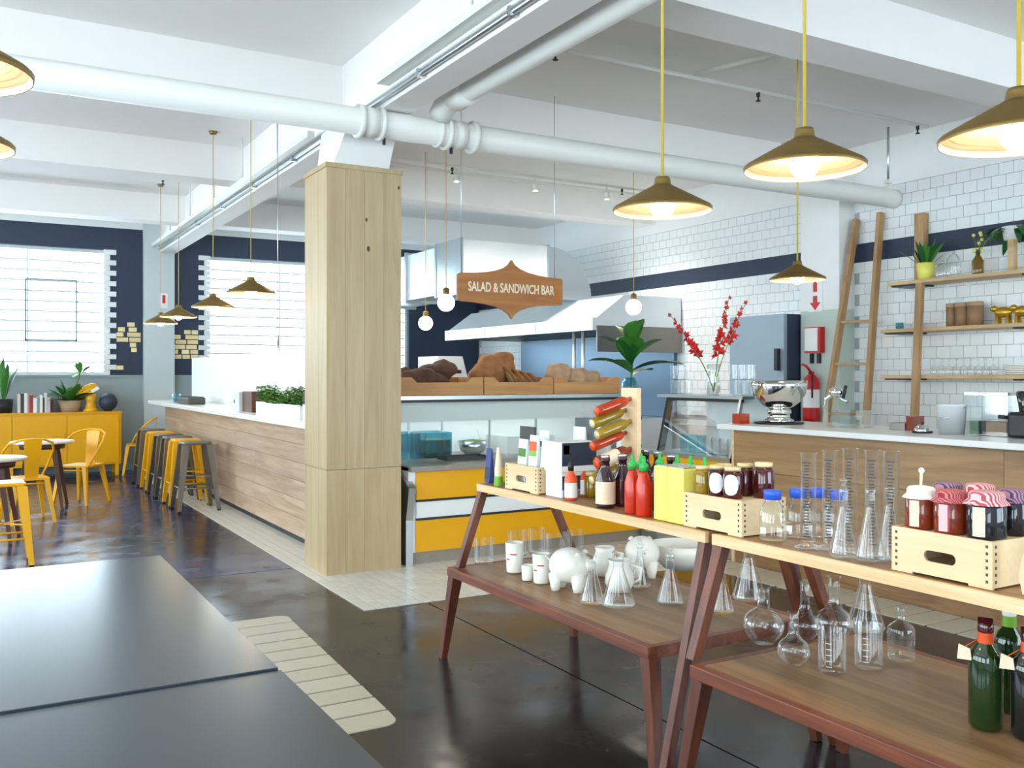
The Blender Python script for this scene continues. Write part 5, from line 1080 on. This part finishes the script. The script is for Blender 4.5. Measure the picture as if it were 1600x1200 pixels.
x, y = 2.56, Yat(925, 2.56); o = E('pickle_jar', 'squat olive jar behind the orange bottles', 'jar', (x, y, TZ)); MB().lathe([(0, 0), (0.035, 0), (0.04, 0.02), (0.04, 0.09), (0.03, 0.1), (0, 0.1)], (x, y, TZ+0.001), 18).part('jar_body', 'olive', o); MB().lathe([(0, 0.1), (0.032, 0.1), (0.032, 0.118), (0, 0.118)], (x, y, TZ+0.001), 18).part('lid', 'gold', o)
def syrup(label, x, y, lab):
    o = E('syrup_bottle', label, 'bottle', (x, y, TZ), 'dark syrup bottles'); z = TZ+0.001
    MB().lathe([(0, 0), (0.04, 0), (0.043, 0.01), (0.043, 0.125), (0.02, 0.175), (0.018, 0.2), (0.021, 0.202), (0.021, 0.215), (0, 0.215)], (x, y, z), 24).part('bottle_body', 'syrup', o); MB().lathe([(0.0437, 0.018), (0.0437, 0.115)], (x, y, z), 24).part('label_band', lab, o); MB().lathe([(0, 0.215), (0.02, 0.215), (0.02, 0.228), (0, 0.228)], (x, y, z), 16).part('cap', 'steel', o)
syrup('dark syrup bottle with a cream label on the display shelf', 2.40, Yat(946, 2.40), 'cream'); syrup('dark syrup bottle with a dark label beside the red chili bottles', 2.50, Yat(973, 2.50), 'jam')
def chili(label, x, y):
    o = E('chili_bottle', label, 'bottle', (x, y, TZ), 'red chili sauce bottles with green caps'); z = TZ+0.001
    MB().lathe([(0, 0), (0.03, 0), (0.033, 0.008), (0.033, 0.13), (0.018, 0.175), (0.016, 0.185), (0, 0.185)], (x, y, z), 20).part('bottle_body', 'sauce', o); MB().lathe([(0, 0.185), (0.02, 0.185), (0.019, 0.21), (0.009, 0.22), (0.006, 0.245), (0, 0.247)], (x, y, z), 16).part('cap', 'green', o)
ch = [(2.395, 988, 'red chili bottle with green cap nearest the syrup bottle'), (2.39, 1006, 'red chili bottle with green cap touching the yellow tins'), (2.47, 1002, 'red chili bottle just behind the two front chili bottles')]
for X, px, lb in ch: chili(lb, X, Yat(px, X))
for i, (X, px) in enumerate(((2.55, 1031), (2.56, 1058), (2.57, 1079), (2.58, 1101))): chili('chili bottle with green cap peeking over the yellow tins, %s from the left' % ordw[i], X, Yat(px, X))
for i, (X, px) in enumerate(((2.74, 1008), (2.73, 1028), (2.66, 1049))): syrup(['dark bottle in the back row behind the chili bottles', 'dark bottle in the back row right of the bottle rack', 'dark bottle in the back row behind the yellow tins'][i], X, Yat(px, X), 'jam')
# yellow tins
def tin(label, x0, y0, y1, d, h=0.215):
    o = E('yellow_tin', label, 'tin', (x0+d/2, (y0+y1)/2, TZ), 'yellow rectangular tins'); z = TZ+0.001
    MB().box(x0, x0+d, y0, y1, z, z+h).part('tin_body', 'tin', o, bevel=0.004); MB().box(x0+0.008, x0+d-0.008, y0+0.008, y1-0.008, z+h, z+h+0.004).part('lid', 'lid', o)
    MB().box(x0-0.001, x0, y0+0.03, y1-0.03, z+h*.4, z+h*.7).part('print', 'olive' if False else 'tin', o)
ya, yb, yc = 2.985, 2.895, 2.80
ya = Yat(1014, 2.375); yb = Yat(1041, 2.375); yc = 2.767
tin('yellow tin in the front row next to the chili bottles', 2.375, yb+0.001, ya-0.03, 0.08); tin('yellow tin in the front row next to the jam crate', 2.375, yc, yb-0.001, 0.08)
tin('yellow tin in the second row behind the chili side tin', 2.457, yb+0.001, ya-0.03, 0.06); tin('yellow tin in the second row behind the crate side tin', 2.457, yc, yb-0.001, 0.06)
# bottle rack: upright plank, bottles pushed through it neck first
RX = 2.67; ry = Yat(986, RX)
rk = E('bottle_rack', 'pale upright plank holding slanted bottles on the display shelf', 'rack', (RX, ry, TZ))
MB().box(RX-0.012, RX+0.012, ry-0.06, ry+0.06, TZ+0.001, TZ+0.52).part('plank', 'crate', rk); MB().box(RX-0.1, RX+0.1, ry-0.07, ry+0.07, TZ+0.001, TZ+0.016).part('base', 'crate', rk)
def rack_bottle(label, z, dy, body, k=1.0):
    o = E('rack_bottle', label, 'bottle', (RX, ry+dy, z), 'bottles lying in the plank rack')
    R = Matrix.Translation((RX-0.06, ry+dy, z)) @ Matrix.Rotation(-0.3, 4, 'Y') @ Matrix.Rotation(PI/2, 4, 'Y')
    MB().lathe([(0, -0.15), (0.022*k, -0.15), (0.025*k, -0.146), (0.025*k, 0.005), (0.02*k, 0.02), (0.011*k, 0.032), (0.010*k, 0.085), (0, 0.085)], (0,0,0), 18).xf(R).part('bottle_body', body, o); MB().lathe([(0.0256*k, -0.12), (0.0256*k, -0.03)], (0,0,0), 18).xf(R).part('label_band', 'cream' if body == 'amber' else body, o); MB().lathe([(0, 0.085), (0.013, 0.085), (0.013, 0.11), (0, 0.11)], (0,0,0), 12).xf(R).part('cap', 'black', o); MB().lathe([(0.019*k, -0.1505), (0.019*k, -0.153), (0, -0.152)], (0,0,0), 16).xf(R).part('base_ring', 'orange' if 'orange' in body or body == 'amber' else 'gold', o)
for i, (z, dy, mt, lb) in enumerate(((TZ+0.455, -0.01, 'rackorange', 'orange bottle, topmost in the plank rack'), (TZ+0.40, 0.025, 'olive', 'olive bottle, second from the top in the plank rack'), (TZ+0.35, -0.012, 'olive', 'olive bottle, third from the top in the plank rack'), (TZ+0.295, 0.025, 'rackorange', 'orange bottle, fourth from the top in the plank rack'), (TZ+0.22, -0.01, 'amber', 'large amber bottle with pale label in the plank rack'), (TZ+0.14, 0.03, 'olive', 'olive bottle, lowest in the plank rack'))): rack_bottle(lb, z, dy, mt, 1.25 if i == 4 else 1.0)
# jam jars in the middle crate
def jam_jar(label, x, y, z, r, h, mat, lid='lid', tag=None, group=None):
    o = E('jam_jar', label, 'jar', (x, y, z), group); MB().lathe([(0, 0), (r*.92, 0), (r, 0.008), (r, h*.78), (r*.8, h*.88), (0, h*.88)], (x, y, z), 22).part('jar_body', mat, o); MB().lathe([(0, h*.88), (r*.84, h*.88), (r*.84, h), (0, h)], (x, y, z), 22).part('lid', lid, o)
    if tag:
        m = MB(); vs = []; n = 8; a0 = PI+0.6
        for i in range(n+1):
            t = -1+2*i/n; a = a0+t*0.75; e = 1-0.45*abs(t)**2.2 if abs(t) < 0.95 else 0.3
            for s in (-1, 1): vs.append((x+(r+0.0012)*math.cos(a), y+(r+0.0012)*math.sin(a), z+h*.45+s*e*h*.33))
        m.add(vs, [(2*i, 2*i+2, 2*i+3, 2*i+1) for i in range(n)], True); m.part('paper_label', tag, o)
    return o
jz = TZ+0.1275
jam_jar('pickle jar at the far end of the jam crate', 2.425, 2.71, jz, 0.034, 0.105, 'olive', 'gold', None, 'jars in the jam crate'); jam_jar('dark jam jar with white label, left of the two in the crate', 2.42, 2.625, jz, 0.036, 0.115, 'jam', 'gold', 'white', 'jars in the jam crate'); jam_jar('dark jam jar with white label, right of the two in the crate', 2.42, 2.545, jz, 0.036, 0.115, 'jam', 'gold', 'white', 'jars in the jam crate')
jam_jar('dark jam jar at the back of the jam crate behind the labelled jars', 2.52, 2.585, jz, 0.036, 0.12, 'jam', 'gold', None, 'jars in the jam crate'); jam_jar('dark jam jar at the near back corner of the jam crate', 2.53, 2.50, jz, 0.038, 0.13, 'jam', 'gold', None, 'jars in the jam crate'); jam_jar('pickle jar at the back of the jam crate', 2.515, 2.69, jz, 0.034, 0.11, 'olive', 'gold', None, 'jars in the jam crate')
# cloth topped preserves
def cloth_jar(label, x, y, z, r, h, mat, cloth, strip=None):
    o = jam_jar(label, x, y, z, r, h, mat, 'lid', None, 'cloth topped preserve jars')
    wob = lambda a, rr, zz: 0.06*math.sin(9*a+zz*60) if rr > r*.9 else 0.02*math.sin(5*a)
    MB().lathe([(r*1.12, h*.78), (r*1.06, h*.82), (r*.9, h*.9), (r*.9, h*1.0), (r*.8, h*1.06), (r*.4, h*1.09), (0, h*1.1)], (x, y, z), 44, wob).part('cloth_cover', cloth, o)
    if strip: 
        m = MB(); vs = []; a0 = PI+0.2
        for i in range(7):
            a = a0+(-1+2*i/6)*0.32
            for zz in (h*.08, h*.74): vs.append((x+(r+0.001)*math.cos(a), y+(r+0.001)*math.sin(a), z+zz))
        m.add(vs, [(2*i, 2*i+2, 2*i+3, 2*i+1) for i in range(6)], True); m.part('paper_label', strip, o)
    return o
pz2 = TZ+0.1275
o = cloth_jar('amber preserve jar with white cloth top and a small spoon', 2.43, 1.77, pz2, 0.044, 0.115, 'amber', 'cloth1', 'cream'); MB().tube([(2.43, 1.77, pz2+0.12), (2.43, 1.768, pz2+0.165)], 0.004, 8).part('stick', 'cream', o); MB().sphere((2.43, 1.768, pz2+0.17), 0.009, 10, 7).part('stick_end', 'ceramic', o)
cloth_jar('red preserve jar with red checked cloth top in the front of the crate', 2.43, 1.672, pz2, 0.047, 0.115, 'amber', 'cloth2', 'cloth3'); cloth_jar('black preserve jar with pink striped cloth top in the front of the crate', 2.435, 1.568, pz2, 0.052, 0.122, 'ink', 'cloth3', 'cream')
cloth_jar('preserve jar with blue striped cloth top at the back left of the crate', 2.55, 1.765, pz2, 0.045, 0.12, 'ink', 'cloth4'); cloth_jar('preserve jar with pink striped cloth top at the back middle of the crate', 2.555, 1.665, pz2, 0.045, 0.125, 'jam', 'cloth3'); cloth_jar('preserve jar with blue striped cloth top at the back right of the crate', 2.56, 1.567, pz2, 0.045, 0.12, 'ink', 'cloth4')
# wooden paddle at the right edge
yy = Yat(1606, 2.40); o = E('wooden_paddle', 'curved pale wooden board cut by the right picture edge', 'board', (2.41, yy, TZ)); MB().prism([(-.09, 0), (.09, 0), (.1, .05), (.09, .1), (.06, .15), (.03, .2), (-.03, .2), (-.06, .15), (-.09, .1), (-.1, .05)], lambda u, v, s: (2.40 if s == 0 else 2.42, yy-0.075+u, TZ+0.001+v)).part('paddle', 'crate', o)
# ============================================================ GLASSWARE
def lab_bottle(label, x, y, z=TZ+0.001, k=1.0):
    o = E('reagent_bottle', label, 'bottle', (x, y, z), 'blue capped reagent bottles')
    MB().lathe([(0, 0.004), (0.042*k, 0.004), (0.045*k, 0.01), (0.045*k, 0.1*k), (0.03*k, 0.13*k), (0.024*k, 0.138*k), (0.024*k, 0.15*k)], (x, y, z), 24).part('bottle_body', 'glass', o); MB().lathe([(0, 0.145*k), (0.03*k, 0.145*k), (0.03*k, 0.175*k), (0.027*k, 0.178*k), (0, 0.178*k)], (x, y, z), 24).part('cap', 'bluecap', o)
    MB().hexa([(x-0.0465*k, y-0.015, z+0.03), (x-0.046*k, y-0.015, z+0.03), (x-0.046*k, y+0.01, z+0.03), (x-0.0465*k, y+0.01, z+0.03)], [(x-0.0465*k, y-0.015, z+0.05), (x-0.046*k, y-0.015, z+0.05), (x-0.046*k, y+0.01, z+0.05), (x-0.0465*k, y+0.01, z+0.05)]).part('paper_label', 'white', o)
lab_bottle('blue capped clear bottle right beside the jam crate', 2.42, Yat(1207, 2.42)); lab_bottle('blue capped clear bottle behind the first measuring cylinder', 2.53, Yat(1247, 2.53)); lab_bottle('blue capped clear bottle behind the second measuring cylinder', 2.60, Yat(1278, 2.60)); lab_bottle('blue capped clear bottle behind the third measuring cylinder', 2.62, Yat(1310, 2.62))
def cylinder(label, x, y, z=TZ+0.001, h=0.30):
    o = E('measuring_cylinder', label, 'cylinder', (x, y, z), 'glass measuring cylinders'); r = 0.025
    MB().lathe([(0, 0.0), (0.045, 0.0), (0.045, 0.006), (0.02, 0.014), (0.012, 0.02), (r, 0.026), (r, h), (r+0.004, h+0.004)], (x, y, z), 22).part('tube', 'glass', o)
    sc = MB(); a0 = PI+0.5
    for k in range(26):
        zz = z+0.04+k*(h-0.06)/26; wd = 1.0 if k % 5 == 0 else 0.6; vs = []
        for i in range(4):
            a = a0-wd/2+wd*i/3
            for dz in (0, 0.0036): vs.append((x+(r+0.0006)*math.cos(a), y+(r+0.0006)*math.sin(a), zz+dz))
        sc.add(vs, [(2*i, 2*i+2, 2*i+3, 2*i+1) for i in range(3)])
    sc.part('scale_marks', 'navybox', o, kind='stuff')
for i, (px, X, h) in enumerate(((1263, 2.42, 0.315), (1297, 2.47, 0.325), (1329, 2.49, 0.335), (1364, 2.49, 0.335), (1393, 2.51, 0.335))): cylinder('glass measuring cylinder, %s from the left on the shelf' % ordw[i], X, Yat(px, X), h=h)
def flask(label, x, y, z, R, H, kind='cone', stopper=False, group=None):
    o = E({'cone': 'conical_flask', 'round': 'round_flask', 'beaker': 'beaker', 'square': 'glass_bottle'}[kind], label, {'cone': 'flask', 'round': 'flask', 'beaker': 'beaker', 'square': 'bottle'}[kind], (x, y, z), group); rn = R*0.3
    if kind == 'cone': pr = [(0, 0.004), (R*.9, 0.003), (R, 0.012), (R*.96, 0.022), (rn, H*.72), (rn, H*.97), (rn*1.25, H), (rn*1.15, H)]
    elif kind == 'round': pr = [(0, 0.003), (R*.5, 0.002)]+[(R*math.cos(a), R*0.9+R*0.9*math.sin(a)) for a in [-1.0+k*0.23 for k in range(10)]]+[(rn, H*.62), (rn, H*.97), (rn*1.3, H)]
    elif kind == 'beaker': pr = [(0, 0.004), (R*.92, 0.003), (R, 0.012), (R, H*.97), (R*1.06, H)]
    else: pr = [(0, 0.004), (R*.92, 0.003), (R, 0.012), (R, H*.6), (R*.9, H*.66), (rn*1.1, H*.76), (rn*1.1, H*.96), (rn*1.5, H)]
    MB().lathe(pr, (x, y, z), 28).part('glass_body', 'glass', o)
    if stopper: MB().lathe([(0, H*.9), (rn*.8, H*.92), (rn*.95, H*1.02), (rn*.5, H*1.05), (rn*.4, H*1.1), (rn*.8, H*1.13), (rn*.8, H*1.16), (0, H*1.17)], (x, y, z), 16).part('stopper', 'glass', o)
    if kind == 'beaker':
        sc = MB()
        for k in range(5):
            zz = z+H*(0.2+0.13*k); a0 = PI+0.5; vs = []
            for i in range(4):
                a = a0-0.2+0.4*i/3
                for dz in (0, 0.002): vs.append((x+(R+0.0006)*math.cos(a), y+(R+0.0006)*math.sin(a), zz+dz))
            sc.add(vs, [(2*i, 2*i+2, 2*i+3, 2*i+1) for i in range(3)])
        sc.part('scale_marks', 'white', o, kind='stuff')
    return o
for i, (px, X, R, H, st) in enumerate(((1318, 2.39, 0.046, 0.215, True), (1360, 2.41, 0.046, 0.225, False), (1390, 2.48, 0.046, 0.23, False))): flask(['conical flask in front of the measuring cylinders, left one', 'conical flask in front of the measuring cylinders, middle one', 'conical flask in front of the measuring cylinders next to the preserves crate'][i], X, Yat(px, X), TZ+0.001, R, H, 'cone', st, 'conical flasks on the upper shelf')
def lz(px, py): return onz(px, py, LZ)
def low(fn, px, py, *a, **k):
    x, y = lz(px, py); return fn(x, y, *a, **k)
gz = LZ+0.002
# lower shelf, far table
for px, py, R, H, lb in ((756, 880, 0.05, 0.135, 'empty straight glass alone at the far end of the lower shelf'), (808, 868, 0.05, 0.14, 'straight glass behind the tall white cup'), (838, 864, 0.045, 0.14, 'straight glass behind the two small white cups'), (868, 872, 0.062, 0.14, 'wide straight glass behind the white pig'), (899, 872, 0.046, 0.155, 'tall straight glass beside the far table leg')):
    x, y = lz(px, py); MB().lathe([(0, 0.01), (R*.9, 0.006), (R, 0), (R, 0.012), (R, H)], (x, y, gz), 24).thing('straight_glass', 'glass', lb, 'glass', (x, y, gz), 'straight glasses on the lower shelf')
def cup(label, px, py, r, h, marks=True):
    x, y = lz(px, py); o = E('ceramic_cup', label, 'cup', (x, y, gz), 'white cups with red print')
    MB().lathe([(0, 0.004), (r*.82, 0.003), (r*.88, 0.01), (r, h), (r*.93, h), (r*.82, 0.02), (0, 0.015)], (x, y, gz), 26).part('cup_body', 'ceramic', o)
    if marks:
        m = MB(); 
        for f, a0, wd in ((0.62, PI+0.9, 0.8), (0.45, PI+0.2, 0.5)):
            rr = r*(0.88+0.12*f)+0.0012; vs = []
            for i in range(6):
                a = a0-wd/2+wd*i/5
                for dz in (0, 0.006): vs.append((x+rr*math.cos(a), y+rr*math.sin(a), gz+h*f+dz))
            m.add(vs, [(2*i, 2*i+2, 2*i+3, 2*i+1) for i in range(5)])
        m.part('red_print', 'red', o, kind='stuff')
cup('tall white cup with red print at the far end of the lower shelf', 804, 895, 0.047, 0.155); cup('tiny white cup between the two printed cups', 824, 908, 0.03, 0.078, False); cup('short white cup with red print beside the white pig', 846, 912, 0.044, 0.145)
def pig(label, px, py, k, rz):
    x, y = lz(px, py); o = E('ceramic_pig', label, 'figurine', (x, y, gz), 'white ceramic pigs', rz); P = lambda m, nm: m.part(nm, 'ceramic', o, local=True)
    P(MB().sphere((0, 0, 0.115*k), (0.1*k, 0.088*k, 0.084*k), 26, 16), 'body')
    for sx in (-1, 1):
        for sy2 in (-1, 1): P(MB().lathe([(0, 0), (0.02*k, 0), (0.024*k, 0.02*k), (0.034*k, 0.08*k), (0, 0.085*k)], (sx*0.055*k, sy2*0.04*k, 0), 12), 'leg')
    P(MB().sphere((0.095*k, 0, 0.125*k), (0.035*k, 0.032*k, 0.03*k), 16, 10), 'snout')
    for sy2 in (-1, 1): P(MB().lathe([(0.018*k, 0), (0.012*k, 0.01*k), (0, 0.018*k)], (0.06*k, sy2*0.045*k, 0.172*k), 10), 'ear')
    P(MB().tube([(-0.1*k, 0, 0.13*k), (-0.118*k, 0.01*k, 0.14*k), (-0.12*k, -0.008*k, 0.152*k)], 0.005*k, 6), 'tail')
pig('white ceramic pig nearest the shelf edge beside the cups', 890, 922, 1.0, math.radians(-55)); pig('white ceramic pig standing behind the stoppered flasks', 1003, 900, 1.0, math.radians(60))
def jug(label, px, py, r, h):
    x, y = lz(px, py); o = E('ceramic_jug', label, 'jug', (x, y, gz)); MB().lathe([(0, 0.004), (r*.7, 0.003), (r, h*.3), (r*.95, h*.55), (r*.7, h*.85), (r*.8, h), (r*.72, h), (r*.6, h*.85), (r*.85, h*.5), (0, 0.02)], (x, y, gz), 26).part('jug_body', 'ceramic', o); MB().tube([(x+r*.6, y-r*.5, gz+h*.85), (x+r*1.1, y-r*.9, gz+h*.75), (x+r*1.05, y-r*.85, gz+h*.4), (x+r*.75, y-r*.6, gz+h*.3)], 0.008, 8).part('handle', 'ceramic', o)
jug('white ceramic jug behind the pig on the lower shelf', 945, 900, 0.065, 0.145); jug('larger white ceramic jug in front of the stoppered flask', 968, 925, 0.07, 0.15)
x, y = lz(1064, 888); o = E('serving_dish', 'big white ceramic dish at the back of the lower shelf', 'dish', (x, y, gz)); MB().lathe([(0, 0.004), (0.09, 0.003), (0.15, 0.07), (0.165, 0.13), (0.158, 0.13), (0.14, 0.07), (0, 0.02)], (x, y, gz), 32).part('dish_body', 'ceramic', o)
for i, (px, py, R, H, st, lb) in enumerate(((925, 944, 0.055, 0.21, False, 'slim conical flask beside the white pig nearest the shelf edge'), (966, 948, 0.075, 0.235, False, 'wide conical flask in the middle of the far lower shelf'), (1047, 944, 0.06, 0.215, True, 'stoppered conical flask near the table end'), (1000, 918, 0.05, 0.2, True, 'stoppered conical flask in front of the second pig'), (1128, 958, 0.05, 0.2, True, 'narrow conical flask right of the paired table legs'), (1170, 938, 0.075, 0.26, False, 'tall conical flask at the right end of the far lower shelf'))):
    x, y = lz(px, py); flask(lb, x, y, gz, R, H, 'cone', st, 'conical flasks on the lower shelf')
for (px, py, R, H, kd, lb) in ((1193, 1006, 0.076, 0.215, 'round', 'round bottomed flask at the left of the near lower shelf'), (1240, 1040, 0.056, 0.185, 'round', 'smaller round bottomed flask nearest the shelf edge'), (1258, 1000, 0.058, 0.22, 'round', 'round bottomed flask with tall neck behind the small one'), (1303, 1000, 0.07, 0.24, 'round', 'large round bottomed flask behind the beakers'), (1352, 985, 0.075, 0.25, 'cone', 'broad conical flask at the back of the near lower shelf'), (1300, 1052, 0.046, 0.15, 'beaker', 'graduated beaker, left of the two on the near lower shelf'), (1357, 1045, 0.046, 0.155, 'beaker', 'graduated beaker, right of the two on the near lower shelf'), (1408, 1034, 0.046, 0.19, 'square', 'clear shouldered bottle at the right of the glassware')):
    x, y = lz(px, py); flask(lb, x, y, gz, R, H, kd, False, 'glassware on the near lower shelf')
def wine(label, px, py, H, R, body, cap, collar=None, tag=False):
    x, y = lz(px, py); o = E('wine_bottle', label, 'bottle', (x, y, gz), 'swing tag bottles')
    MB().lathe([(0, 0.01), (R*.8, 0.0), (R, 0.012), (R, H*.62), (R*.85, H*.7), (R*.42, H*.78), (R*.38, H*.95), (R*.42, H*.96), (R*.42, H*.99), (0, H*.99)], (x, y, gz), 28).part('bottle_body', body, o); MB().lathe([(R*.44, H*.87), (R*.46, H*.88), (R*.46, H*1.0), (0, H*1.0)], (x, y, gz), 18).part('cap', cap, o)
    if collar: MB().lathe([(R*.46, H*.77), (R*.44, H*.87)], (x, y, gz), 18).part('collar', collar, o)
    if tag:
        a = x-R*0.95, y+R*0.75
        MB().hexa([(a[0], a[1]-0.02, gz+H*.62), (a[0]+0.002, a[1]-0.02, gz+H*.62), (a[0]+0.002, a[1]+0.025, gz+H*.6), (a[0], a[1]+0.025, gz+H*.6)], [(a[0], a[1]-0.015, gz+H*.72), (a[0]+0.002, a[1]-0.015, gz+H*.72), (a[0]+0.002, a[1]+0.02, gz+H*.74), (a[0], a[1]+0.02, gz+H*.74)]).part('swing_tag', 'cream', o); MB().tube([(x-R*.3, y+R*.3, gz+H*.8), (a[0], a[1], gz+H*.73)], 0.0015, 5).part('string', 'orange', o)
wine('green bottle with red cap and orange collar on the near lower shelf', 1540, 1138, 0.315, 0.046, 'greenglass', 'jam', 'orange', True); wine('green bottle with white cap and lime sleeve behind the red capped one', 1577, 1112, 0.33, 0.043, 'greenglass', 'white', 'lime'); wine('dark bottle with red cap and paper tag at the right picture edge', 1608, 1155, 0.31, 0.046, 'darkglass', 'jam', 'orange', True)
